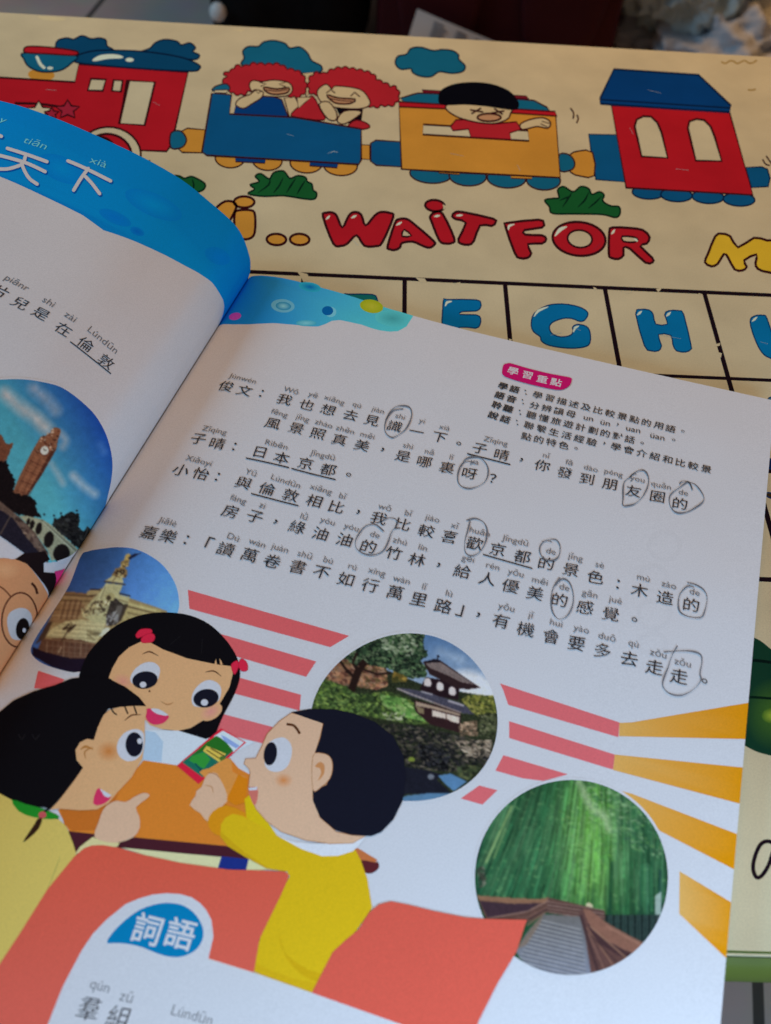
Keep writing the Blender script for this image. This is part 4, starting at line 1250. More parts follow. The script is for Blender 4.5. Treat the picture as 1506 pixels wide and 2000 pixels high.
# bamboo grove with a wooden walkway
BAM = [(1116 + 190 * math.cos(g), 1714 + 192 * math.sin(g)) for g in np.linspace(0, 2 * np.pi, 40, endpoint=False)]
ph = Photo(PR, 920, 1516, 1314, 1912, 270)
BV = P_(915, 1510, 3.719)
dx = (ph.X - 1148) / 190; dy = (ph.Y - 1640) / 190
gl = np.exp(-(dx ** 2 / .10 + dy ** 2 / .35))[..., None]
ph.C = np.array([20, 72, 46.]) * (1 - gl) + np.array([74, 150, 50.]) * gl
rt = np.clip((ph.X - 1230) / 70, 0, 1)[..., None]
ph.C = ph.C * (1 - .5 * rt) + np.array([16, 56, 50.]) * .5 * rt
lt = np.clip((990 - ph.X) / 60, 0, 1)[..., None]
ph.C = ph.C * (1 - .6 * lt) + np.array([12, 54, 50.]) * .6 * lt
for i in range(1500):
    x0 = RNG.uniform(905, 1320); yb = RNG.uniform(1570, 1800); yt = yb - RNG.uniform(30, 150)
    lean = max(0, (1185 - x0) / 270.0) * .48
    g = math.exp(-(((x0 - 1150) / 55) ** 2))
    base = np.array([26, 84, 54.]) * (1 - g) + np.array([84, 156, 62.]) * g
    c = base * RNG.choice([.5, .65, .8, 1.15, 1.45, 1.8])
    ph.line((x0, yb), (x0 + lean * (yb - yt), yt), RNG.choice([1.2, 1.8, 3.0, 4.5]), c, RNG.uniform(.2, .5))
ph.blobs([(930, 1760), (940, 1600), (1040, 1520), (1180, 1515), (1300, 1610), (1306, 1780), (1180, 1780)], 700, [(60, 130, 76), (16, 56, 40), (110, 170, 104), (30, 92, 54)], 1.5, 2.4, 10, .35)
ph.blobs([(1120, 1520), (1180, 1518), (1290, 1600), (1300, 1680), (1240, 1660), (1150, 1600)], 420, [(120, 176, 128), (30, 80, 58), (150, 196, 150), (22, 62, 52), (84, 150, 80)], 1.6, 2.4, 12, .55)
ph.blobs([(1090, 1580), (1200, 1570), (1210, 1680), (1150, 1740), (1110, 1660)], 300, [(90, 170, 60), (130, 190, 110), (54, 130, 46)], 1.5, 2.6, 8, .4)
ph.cloud([(1132, 1528, 10), (1142, 1552, 12), (1158, 1580, 12), (1178, 1592, 14), (1190, 1620, 12)], (172, 206, 168), .7, .9)
for q, c, w_ in (([(128, 650), (318, 235)], (138, 178, 112), 6), ([(185, 620), (270, 400)], (116, 164, 92), 4), ([(120, 660), (230, 420)], (150, 186, 120), 3), ([(60, 600), (150, 330)], (14, 52, 56), 6), ([(320, 640), (420, 400)], (14, 64, 44), 5), ([(200, 860), (380, 420)], (52, 120, 84), 3), ([(290, 880), (420, 560)], (14, 62, 44), 4), ([(410, 640), (520, 380)], (60, 132, 84), 2.5), ([(700, 880), (760, 640)], (70, 150, 80), 3),
                 ([(1020, 1110), (1045, 640)], (8, 56, 40), 7), ([(1070, 760), (1100, 330)], (20, 76, 50), 4), ([(1130, 1100), (1180, 600)], (20, 80, 48), 5), ([(1240, 1150), (1250, 700)], (22, 74, 58), 3), ([(1300, 1150), (1300, 650)], (64, 130, 110), 2.5), ([(1400, 1100), (1395, 700)], (10, 44, 60), 6), ([(960, 960), (990, 680)], (110, 184, 92), 4), ([(880, 960), (900, 640)], (98, 170, 74), 3)):
    p = BV(q); ph.line(p[0], p[1], w_, c, .6)
for i in range(420):
    x0 = RNG.uniform(930, 1310); yb = RNG.uniform(1600, 1790); yt = yb - RNG.uniform(40, 130)
    lean = max(0, (1185 - x0) / 270.0) * .48
    ph.line((x0, yb), (x0 + lean * (yb - yt), yt), 1.3, RNG.choice([1, 1.15, .85]) * np.array([104, 164, 116.]), RNG.uniform(.15, .45))
ph.blobs(BV([(60, 700), (110, 660), (135, 800), (80, 850)]), 60, [(120, 124, 116), (60, 66, 58), (30, 46, 40)], 2.0, 1.5)
ph.blur(1)
ph.poly([(1280, 1750), (1292, 1740), (1292, 1800), (1280, 1800)], (160, 190, 200), .8)
ph.poly(B6([(700, 1210), (1000, 1210), (1000, 1400), (900, 1380), (700, 1250)]), (20, 30, 36), .8, noise=.3)
for i in range(26):
    x = 1185 + i * 4.6
    ph.line((x, 1786), (x + RNG.uniform(-1, 1), 1840), 1.6, (60, 100, 110) if i % 3 else (10, 24, 34), .7)
ph.ell(*B6([(625, 1165)])[0], 7, 5, 20, (190, 190, 160))
ph.poly(BV([(60, 890), (330, 915), (510, 920), (585, 905), (700, 930), (990, 1000), (990, 1070), (800, 1050), (560, 1010), (420, 1090), (130, 1070)]), (84, 58, 56), noise=.1)
ph.poly(BV([(60, 888), (330, 908), (510, 915), (585, 902), (560, 940), (330, 950), (80, 925)]), (128, 92, 72), noise=.06)
ph.poly(BV([(80, 930), (330, 950), (520, 945), (430, 1000), (140, 1050)]), (52, 36, 52), noise=.1)
for q, c, w_ in (([(130, 1058), (430, 1005), (580, 928)], (146, 118, 112), 2), ([(150, 1085), (430, 1050), (590, 965)], (120, 88, 82), 2), ([(425, 1105), (560, 1010)], (110, 84, 74), 4), ([(440, 1060), (575, 985)], (50, 34, 42), 2.5)):
    P = BV(q)
    for i in range(len(P) - 1): ph.line(P[i], P[i + 1], w_, c, .9)
for y in (945, 970, 995, 1018):
    p = BV([(570, y - 12), (985, y + 52)]); ph.line(p[0], p[1], 1.4, (146, 124, 122) if y != 970 else (170, 150, 150), .75)
    p = BV([(570, y), (985, y + 64)]); ph.line(p[0], p[1], 1.2, (48, 32, 42), .8)
path = BV([(545, 1025), (690, 1035), (815, 1040), (850, 1200), (905, 1500), (480, 1500), (340, 1290), (430, 1150)])
k = np.clip((ph.Y - 1786) / 110, 0, 1)[..., None]
ph.mix(ph.inside(path), np.array([92, 96, 104.]) * (1 - k) + np.array([106, 120, 152.]) * k)
ph.poly(BV([(545, 1025), (480, 1090), (340, 1290), (420, 1250), (520, 1100)]), (112, 98, 90), .8)
for i in range(15):
    y = 1070 + i * 27; xl, xr = 545 - (y - 1040) * .60, 812 + (y - 1040) * .16
    p = BV([(xl, y), (xr, y + (xr - xl) * .24)]); ph.line(p[0], p[1], 1.5, (178, 186, 200), .9)
    p = BV([(xl, y + 9), (xr, y + 9 + (xr - xl) * .24)]); ph.line(p[0], p[1], 1.7, (52, 58, 76), .75)
ph.poly(BV([(800, 1000), (850, 985), (870, 1080), (980, 1200), (1130, 1290), (1300, 1300), (1250, 1420), (1050, 1520), (900, 1520), (850, 1200)]), (84, 56, 58), noise=.1)
ph.poly(BV([(830, 985), (880, 990), (1000, 1085), (1160, 1175), (1330, 1262), (1270, 1335), (1130, 1285), (975, 1200), (870, 1090)]), (124, 84, 74), noise=.06)
ph.poly(BV([(870, 1090), (975, 1200), (1130, 1285), (1270, 1335), (1240, 1370), (1100, 1330), (950, 1240), (870, 1150)]), (54, 34, 44), .85, noise=.1)
for q, c, w_ in (([(815, 1030), (880, 1250), (960, 1500)], (54, 36, 44), 6), ([(860, 1120), (1080, 1440)], (140, 100, 84), 2.6), ([(880, 1110), (1200, 1390)], (150, 112, 92), 3), ([(870, 1160), (1010, 1480)], (126, 92, 84), 2.4), ([(890, 1180), (1120, 1420)], (58, 38, 44), 2.5), ([(1000, 1110), (1310, 1280)], (160, 118, 104), 2)):
    P = BV(q)
    for i in range(len(P) - 1): ph.line(P[i], P[i + 1], w_, c, .85)
ph.blur(1)
ph.C *= (0.93 + .14 * ph.noise(8))[..., None]
ph.C = ph.C.mean(2, keepdims=True) * .15 + ph.C * .85
ph.C = ph.C * .94 + 10
ph.build('bamboo_photo', BAM, page_r, M_PAPER, WB, hphoto)
# clean printed rims
for P in (TEM, BAM):
    a = rart()
    Q = np.array(P); c0 = Q.mean(0)
    a.stroke(np.vstack([c0 + (Q - c0) * 1.006, (c0 + (Q - c0) * 1.006)[:1]]), WHITE, 5, smooth=2)
    rdone(a, 'photo_rim')
a = rart()
Q = catmull(np.array(VIC), 5, True)
a.stroke(np.vstack([Q, Q[:1]]), WHITE, 4)
rdone(a, 'photo_rim')

# ---- picture of children round a table
SK = (.9, .50, .225); SKL = (.9, .56, .34); BK = col((14, 12, 16), WM); BKN = col((20, 20, 32), WM)
WE_ = (.76, .76, .78); MOU = col((182, 44, 84), WM); BRN = col((74, 40, 22), WM); TBL = col((190, 108, 40), WM); TDK = col((62, 26, 36), WM)
def eye(a_, w_poly, pc, prx, pry, rot, hc, hr):
    a_.poly(w_poly, WE_, smooth=4)
    a_.ell(pc, prx, pry, rot, BKN); a_.ell(hc, hr, hr * .9, 0, WE_, n=16)
a = rart()
a.poly(B3([(340, 1300), (620, 1255), (770, 1100), (850, 1005), (1050, 1035), (1300, 1000), (1500, 1110), (1470, 1300), (1340, 1515), (800, 1470), (410, 1432)]), TBL)
a.poly(B4([(250, 330), (335, 430), (345, 640), (245, 768), (100, 750), (100, 400)]), TBL)
a.poly(B3([(395, 1425), (560, 1443), (800, 1463), (1330, 1513), (1540, 1596), (1440, 1588), (690, 1525), (640, 1530), (490, 1560), (440, 1570)]), TDK)
a.poly(B5([(610, 140), (640, 150), (900, 175), (1140, 197), (1300, 210), (1420, 262), (1320, 275), (900, 235)]), col((196, 180, 142), WM))
a.poly(B5([(1163, 195), (1306, 210), (1292, 272), (1143, 262)]), col((26, 40, 110), WM))
a.poly(B4([(835, 765), (880, 772), (972, 828), (960, 842), (890, 832)]), col((178, 110, 70), WB)); a.poly(B4([(880, 828), (960, 840), (975, 838), (980, 866), (945, 893), (905, 886)]), col((84, 36, 46), WB), smooth=2)
a.poly(B3([(350, 1290), (470, 1302), (570, 1292), (640, 1262), (700, 1200), (640, 1330), (560, 1420), (430, 1425), (380, 1390)]), col((170, 92, 34), WM))
rdone(a, 'table_print')

# girl with long hair and red bows
a = rart()
a.poly(B3([(465, 545), (500, 415), (560, 330), (650, 240), (760, 178), (880, 145), (1000, 140), (1120, 158), (1230, 208), (1320, 290), (1380, 375), (1405, 440), (1412, 520), (1380, 620), (1310, 755), (1255, 882), (1215, 888), (1050, 840), (900, 800), (640, 560), (560, 560)]), BK, smooth=3)
a.poly(B3([(838, 830), (1050, 835), (1210, 885), (1280, 860), (1500, 900), (1300, 1010), (1050, 1040), (840, 1008)]), col((178, 184, 204), WM))
a.poly(B3([(845, 832), (915, 845), (960, 900), (950, 1020), (840, 1008)]), col((150, 168, 192), WM))
a.poly(B3([(640, 525), (660, 470), (700, 400), (760, 345), (830, 312), (890, 320), (960, 358), (1100, 410), (1270, 445), (1358, 455), (1370, 500), (1350, 580), (1290, 682), (1200, 772), (1120, 820), (1050, 836), (950, 826), (880, 802), (855, 770), (850, 690), (800, 630), (740, 580), (680, 548)]), SK)
a.poly(B3([(1100, 410), (1265, 444), (1360, 456), (1372, 440), (1290, 420), (1180, 380)]), BK)
a.poly(B3([(1270, 412), (1276, 445), (1262, 444)]), SK); a.poly(B3([(1292, 408), (1312, 447), (1296, 446)]), SK)
a.stroke(B3([(1000, 330), (1060, 280)]), col((34, 32, 36), WM), 1.5, taper=True); a.stroke(B3([(1185, 385), (1190, 300)]), col((34, 32, 36), WM), 1.8, taper=True)
a.ell(B3([(725, 545)])[0], 22, 16, 20, SK, inner=col((186, 124, 110), WM)); a.ell(B3([(1240, 725)])[0], 24, 15, -30, SK, inner=col((188, 122, 116), WM))
BOW = col((200, 34, 62), WM); BOW2 = col((160, 24, 48), WM)
for q in ([(800, 272), (828, 240), (885, 238), (893, 258), (850, 275), (812, 290)], [(850, 275), (890, 262), (912, 282), (895, 314), (838, 318), (832, 296)], [(1362, 445), (1395, 424), (1404, 455), (1382, 504), (1366, 480)], [(1402, 450), (1420, 412), (1452, 436), (1456, 478), (1422, 484)]):
    a.poly(B3(q), BOW, smooth=3, edge=BOW2, ew=1.2)
for q in ([(840, 385), (880, 371), (930, 395)], [(1210, 491), (1258, 485), (1300, 514)]): a.stroke(B3(q), BRN, 2.6, smooth=4, taper=True)
eye(a, B3([(780, 560), (768, 520), (798, 470), (850, 436), (902, 434), (936, 460), (940, 495), (920, 545), (850, 580)]), B3([(853, 538)])[0], 25, 17, -8, B3([(842, 565)])[0], 6.5)
eye(a, B3([(1142, 690), (1128, 640), (1150, 588), (1195, 548), (1240, 538), (1285, 560), (1302, 600), (1285, 660), (1220, 695)]), B3([(1212, 645)])[0], 25, 18, -10, B3([(1203, 670)])[0], 7)
a.stroke(B3([(945, 662), (985, 682), (1018, 670)]), col((150, 100, 60), WM), 2, smooth=4, taper=True); a.ell(B3([(880, 603)])[0], 2, 2, 0, BRN, n=10)
a.poly(B3([(856, 715), (885, 705), (920, 735), (985, 744), (992, 760), (962, 790), (912, 801), (875, 785), (857, 755)]), MOU, smooth=3)
a.poly(B3([(888, 708), (930, 708), (985, 738), (978, 748), (922, 736)]), WE_, smooth=2)
rdone(a, 'girl_print', 'printed girl with long black hair and red bows')

# phone held out
a = rart()
a.poly(B3([(1040, 1042), (1300, 822), (1448, 905), (1168, 1150)]), col((186, 30, 54), WM))
a.poly(B3([(1072, 1022), (1274, 862), (1312, 842), (1430, 906), (1306, 1012), (1192, 1110)]), col((26, 92, 78), WM))
a.poly(B3([(1258, 870), (1312, 836), (1436, 904), (1375, 962)]), col((176, 188, 206), WM)); a.poly(B3([(1300, 860), (1340, 880), (1410, 925), (1390, 940), (1320, 900)]), col((120, 140, 190), WM))
a.poly(B3([(1130, 985), (1215, 905), (1272, 866), (1300, 880), (1335, 908), (1372, 955), (1320, 985), (1230, 940)]), col((34, 92, 32), WM))
a.poly(B3([(1215, 925), (1330, 972), (1290, 1022), (1195, 955)]), col((184, 160, 72), WM)); a.stroke(B3([(1240, 940), (1320, 985)]), col((84, 60, 30), WM), 2.5); a.stroke(B3([(1215, 950), (1300, 1005)]), col((84, 60, 30), WM), 2)
a.poly(B3([(1130, 985), (1200, 960), (1240, 1005), (1200, 1060), (1110, 1010)]), col((44, 124, 50), WM)); a.ell(B3([(1310, 1000)])[0], 6, 5, 0, col((70, 96, 40), WM))
a.stroke(B3([(1150, 1030), (1190, 1075)]), col((16, 66, 70), WM), 3)
rdone(a, 'phone_print')

# boy in yellow
a = rart()
YL = (.9, .57, .014)
OS = col((196, 122, 62), WM)
a.poly(B4([(100, 400), (150, 378), (230, 330), (258, 345), (262, 395), (300, 412), (330, 432), (250, 530), (210, 560), (190, 480)]), OS, smooth=2)
a.poly(B4([(52, 560), (80, 515), (85, 490), (110, 470), (125, 430), (150, 402), (185, 404), (205, 440), (225, 480), (235, 540), (180, 590), (140, 640), (105, 600)]), SKL, smooth=2)
a.stroke(B4([(125, 462), (160, 470), (165, 500)]), col((160, 110, 76), WM), 2, smooth=3, taper=True); a.stroke(B4([(140, 400), (180, 408), (200, 430)]), col((150, 96, 60), WM), 2, smooth=3, taper=True)
a.poly(B4([(232, 532), (290, 408), (336, 432), (325, 545), (276, 562)]), col((186, 108, 20), WM))
a.poly(B4([(140, 640), (165, 592), (230, 560), (320, 596), (345, 640), (240, 640), (205, 655), (205, 710), (160, 690)]), col((196, 120, 22), WM), smooth=2)
a.poly(B4([(320, 530), (345, 510), (480, 710), (420, 690), (330, 620)]), col((206, 156, 20), WM))
a.poly(B4([(205, 655), (225, 622), (262, 602), (310, 612), (400, 660), (480, 710), (600, 772), (700, 808), (780, 805), (858, 768), (890, 830), (922, 920), (946, 1062), (870, 1172), (760, 1312), (650, 1482), (400, 1394), (363, 1372), (376, 1300), (400, 1200), (480, 1020), (542, 910), (528, 885), (430, 872), (320, 810), (240, 760), (202, 712)]), YL)
a.poly(B4([(205, 690), (320, 790), (440, 868), (525, 882), (430, 872), (320, 812), (240, 762), (203, 715)]), (.80, .47, .012))
a.poly(B4([(492, 1185), (498, 1250), (545, 1310), (640, 1370), (720, 1392), (690, 1430), (600, 1390), (520, 1300)]), (.82, .48, .010), smooth=2)
a.poly(B4([(370, 1330), (450, 1370), (560, 1410), (680, 1432), (652, 1480), (400, 1394), (364, 1372)]), (.85, .51, .012))
a.poly(B4([(480, 710), (560, 738), (640, 748), (760, 748), (850, 745), (915, 714), (880, 760), (850, 786), (780, 808), (700, 810), (600, 775)]), col((196, 196, 208), WM))
a.poly(B4([(550, 108), (640, 130), (705, 160), (690, 230), (662, 318), (700, 310), (740, 322), (752, 375), (720, 460), (655, 486), (655, 520), (690, 620), (770, 690), (850, 708), (912, 712), (850, 746), (740, 749), (620, 732), (500, 690), (430, 640), (378, 580), (350, 520), (340, 482), (380, 476), (340, 470), (348, 400), (342, 382), (318, 358), (326, 333), (375, 330), (396, 290), (432, 210), (490, 150)]), SKL, edge=col((150, 100, 66), WM), ew=1.3)
a.poly(B4([(548, 105), (640, 88), (760, 90), (860, 112), (960, 152), (1050, 222), (1100, 320), (1112, 420), (1095, 540), (1050, 630), (990, 692), (940, 712), (840, 706), (760, 680), (690, 620), (656, 540), (655, 488), (722, 462), (752, 385), (735, 325), (700, 308), (660, 318), (690, 235), (707, 160), (640, 138)]), BKN)
a.poly(B4([(655, 322), (700, 306), (740, 325), (752, 372), (738, 430), (695, 472), (655, 484)]), SKL, smooth=3, edge=col((150, 100, 66), WM), ew=1.2)
a.poly(B4([(666, 370), (690, 348), (712, 365), (708, 410), (680, 440), (695, 405), (690, 380)]), col((170, 114, 74), WM), smooth=3)
a.stroke(B4([(530, 163), (565, 172), (590, 207)]), BRN, 5, smooth=4)
a.poly(B4([(418, 350), (430, 272), (460, 240), (510, 228), (546, 258), (552, 310), (530, 370), (486, 396), (440, 388)]), WE_, smooth=4)
a.ell(B4([(447, 308)])[0], 13, 23, 8, BKN)
a.ell(B4([(512, 438)])[0], 19, 15, 0, SKL, inner=col((180, 112, 62), WM))
a.poly(B4([(340, 478), (384, 472), (384, 528), (370, 562), (352, 530)]), col((176, 96, 88), WM), smooth=2); a.poly(B4([(338, 476), (384, 470), (380, 486), (344, 488)]), WE_)
rdone(a, 'boy_print', 'printed boy with short black hair and yellow shirt')

# girl seen from the side, with a braid
a = rart()
SHY = col((182, 158, 84), WM)
a.poly([(-60, 1530), (0, 1550), (23, 1562), (66, 1597), (115, 1601), (130, 1615), (143, 1648), (150, 1672), (90, 1760), (0, 1900), (-60, 1900)], SHY)
a.stroke([(118, 1672), (108, 1700), (92, 1740)], col((156, 142, 76), WM), 2.5, smooth=3, taper=True)
a.poly(B3([(440, 1565), (470, 1520), (545, 1462), (620, 1488), (705, 1495), (690, 1520), (560, 1520)]), col((190, 172, 128), WM))
a.poly(B3([(555, 1460), (578, 1380), (608, 1300), (650, 1262), (690, 1248), (740, 1256), (790, 1226), (845, 1202), (880, 1212), (866, 1235), (800, 1287), (820, 1340), (822, 1410), (782, 1465), (705, 1492), (625, 1490)]), SKL, smooth=2)
a.poly(B3([(0, 725), (80, 660), (200, 605), (320, 570), (420, 530), (530, 515), (650, 535), (740, 580), (820, 640), (860, 692), (790, 694), (700, 700), (640, 705), (600, 760), (572, 830), (562, 888), (500, 900), (450, 960), (490, 1050), (440, 1125), (380, 1200), (300, 1292), (210, 1284), (90, 1254), (0, 1206), (-160, 1150), (-160, 800)]), BK)
a.poly(B3([(553, 892), (575, 820), (610, 745), (650, 712), (700, 698), (790, 691), (855, 692), (864, 720), (852, 780), (852, 900), (838, 1000), (775, 1110), (690, 1200), (640, 1262), (570, 1300), (470, 1305), (350, 1295), (295, 1302), (345, 1250), (430, 1140), (490, 1055), (452, 1010), (445, 950), (472, 905), (512, 885)]), SK)
a.stroke(B3([(478, 945), (505, 930), (545, 945)]), col((156, 104, 56), WM), 5, smooth=4, taper=True); a.stroke(B3([(545, 935), (500, 960), (505, 1000)]), col((150, 98, 52), WM), 3, smooth=4, taper=True)
for q in ([(655, 705), (668, 728), (686, 742)], [(733, 692), (742, 712), (752, 736)], [(788, 690), (795, 710), (803, 734)]): a.stroke(B3(q), BK, 3, smooth=3)
a.stroke(B3([(735, 776), (775, 746), (828, 742)]), BRN, 2.8, smooth=4, taper=True)
a.ell(B3([(640, 958)])[0], 25, 22, 0, SK, inner=col((172, 104, 52), WM))
a.poly(B3([(688, 940), (700, 890), (740, 845), (800, 827), (842, 848), (848, 900), (838, 960), (800, 1006), (745, 1015), (702, 985)]), WE_, smooth=4)
a.ell(B3([(790, 918)])[0], 17, 24, 0, BKN); a.ell(B3([(822, 898)])[0], 5, 5.5, 0, WE_, n=14)
a.poly(B3([(548, 1258), (565, 1192), (588, 1175), (620, 1220), (655, 1226), (620, 1262), (572, 1276)]), MOU, smooth=2); a.poly(B3([(586, 1176), (655, 1216), (640, 1230), (615, 1222)]), WE_)
a.poly(B3([(70, 1242), (150, 1268), (230, 1288), (300, 1315), (352, 1342), (310, 1358), (200, 1346), (110, 1310)]), col((30, 116, 34), WM), smooth=2)
a.stroke(B3([(380, 1195), (300, 1285), (262, 1312)]), BK, 4, smooth=3)
a.poly(B3([(232, 1318), (262, 1312), (275, 1340), (240, 1355), (228, 1340)]), col((170, 70, 76), WM), smooth=2)
a.poly(B3([(222, 1356), (250, 1352), (235, 1400), (205, 1440), (135, 1496), (175, 1430), (205, 1385)]), col((44, 26, 18), WM), smooth=2)
a.stroke(B3([(110, 860), (130, 890), (150, 860)]), col((32, 30, 34), WM), 1.6); a.stroke(B3([(190, 860), (210, 890), (235, 860)]), col((32, 30, 34), WM), 1.6)
rdone(a, 'girl_print', 'printed girl in profile with a braid and pale green shirt')

# seats
SEAT_A = np.array(col((196, 76, 60), WM)); SEAT_B = np.array(col((226, 90, 82), WB))
a = rart()
def seat_c(p):
    k = np.clip((p[1] - 1650) / 330, 0, 1)
    return tuple(np.array(col((200, 76, 60), WM)) * (1 - k) + np.array(col((226, 96, 90), WB)) * k)
a.poly([(-60, 1980), (-30, 1925), (0, 1883), (37, 1827), (93, 1737.6), (145, 1674), (164, 1657.6), (180, 1652), (200, 1651), (230.6, 1656), (283, 1671), (353, 1686), (446, 1699), (521, 1701), (556, 1703), (564, 1708), (562, 1718), (548, 1750), (507, 1834), (495, 1905), (400, 1930), (90, 2030), (-60, 2030)], None, cfun=seat_c)
rdone(a, 'seat_print')
a = rart()
a.poly([(600, 1950), (609, 1939.6), (650, 1860), (676, 1836), (700.6, 1816), (720, 1784), (740, 1767), (764, 1761), (800, 1768), (848, 1780), (908, 1792), (947.6, 1795.4), (1028.8, 1797), (1008.6, 1859), (972, 1920), (934, 1996), (925, 2030), (790, 2030)], tuple(SEAT_B))
rdone(a, 'seat_print')
# word panel
a = rart()
a.poly([(60, 2075), (93, 2003), (123, 1927), (160, 1856.6), (182, 1824), (208, 1797), (245, 1767), (270, 1756), (297.5, 1748), (325, 1745), (353, 1747), (374, 1753), (390.5, 1764), (403, 1778), (413, 1797), (417, 1830), (407, 1873), (509, 1904.6), (609, 1939.6), (780, 2000), (860, 2030), (860, 2200), (60, 2200)], WHITE)
a.stroke([(407, 1873), (509, 1904.6)], col((210, 200, 205), WB), 1)
DROP = col((0, 122, 190), WB)
a.poly(B5([(562, 650), (590, 600), (660, 530), (740, 475), (830, 446), (900, 442), (970, 458), (1030, 505), (1066, 575), (1062, 640), (1020, 695), (950, 724), (880, 722), (810, 700), (740, 672), (660, 655), (600, 652)]), DROP, smooth=3)
rdone(a, 'word_panel')
dW = PR.px2uv([(288, 1816), (353, 1832)]); dW = (dW[1] - dW[0]) / np.linalg.norm(dW[1] - dW[0])
a = rart()
a.text('詞', (288, 1815), .0072, dW, WHITE, bold=.017); a.text('語', (353, 1824), .0072, dW, WHITE, bold=.017)
rdone(a, 'heading_text')

# ---- running text of the right page
ROWS = [
 [('俊', 442, 755), ('文', 478, 763.5), ('：', 511, 769), ('我', 556, 781), ('也', 599, 791), ('想', 641, 801), ('去', 685, 811.5), ('見', 726.5, 822), ('識', 771, 833), ('一', 813.5, 843.5), ('下', 858, 855), ('。', 896, 867), ('子', 937, 877), ('晴', 980, 889), ('，', 1018, 899), ('你', 1059, 910), ('發', 1103, 924), ('到', 1146, 936), ('朋', 1190.5, 946.6), ('友', 1237, 960), ('圈', 1284, 971), ('的', 1328, 984)],
 [('風', 533, 828), ('景', 579, 837.5), ('照', 621, 848), ('真', 663, 859.6), ('美', 707, 870.6), ('，', 747, 879), ('是', 787, 892), ('哪', 829, 903), ('裏', 873, 914), ('呀', 917, 926), ('？', 962, 935)],
 [('子', 388, 858), ('晴', 425, 867), ('：', 458, 873), ('日', 508, 884), ('本', 550, 895), ('京', 597, 906), ('都', 641, 918), ('。', 681, 928)],
 [('小', 354, 919), ('怡', 393, 926), ('：', 425, 932), ('與', 476, 944), ('倫', 522, 955.6), ('敦', 568, 968), ('相', 613.7, 979), ('比', 657.5, 991), ('，', 699.5, 1001), ('我', 740, 1013), ('比', 787, 1025), ('較', 833, 1038), ('喜', 878, 1049.5), ('歡', 927, 1062), ('京', 972, 1074), ('都', 1020, 1088), ('的', 1067, 1101), ('景', 1115, 1114), ('色', 1163, 1128), ('：', 1207, 1142), ('木', 1249, 1154), ('造', 1299, 1168), ('的', 1350, 1182)],
 [('房', 450, 999.5), ('子', 498, 1010), ('，', 538, 1020), ('綠', 581, 1030.5), ('油', 626, 1043), ('油', 673, 1055), ('的', 720, 1068), ('竹', 769, 1081), ('林', 814.5, 1094), ('，', 856.5, 1104.7), ('給', 903, 1117), ('人', 952, 1131), ('優', 997, 1145.5), ('美', 1045, 1159.5), ('的', 1093, 1172.5), ('感', 1142.7, 1187), ('覺', 1193, 1200), ('。', 1239, 1211)],
 [('嘉', 292, 1041), ('樂', 329, 1048), ('：', 364.5, 1055), ('「', 405, 1063), ('讀', 441, 1073.5), ('萬', 487.7, 1085), ('卷', 532, 1097), ('書', 582, 1108), ('不', 628, 1119), ('如', 675.7, 1132), ('行', 723, 1144), ('萬', 772, 1158), ('里', 818, 1171.5), ('路', 866, 1185), ('」', 904, 1195), ('，', 934, 1202), ('有', 978.5, 1214), ('機', 1027, 1230), ('會', 1077, 1244), ('要', 1126, 1258), ('多', 1177, 1271.5), ('去', 1229, 1287), ('走', 1278, 1304), ('走', 1326, 1322), ('。', 1375.7, 1331)],
]
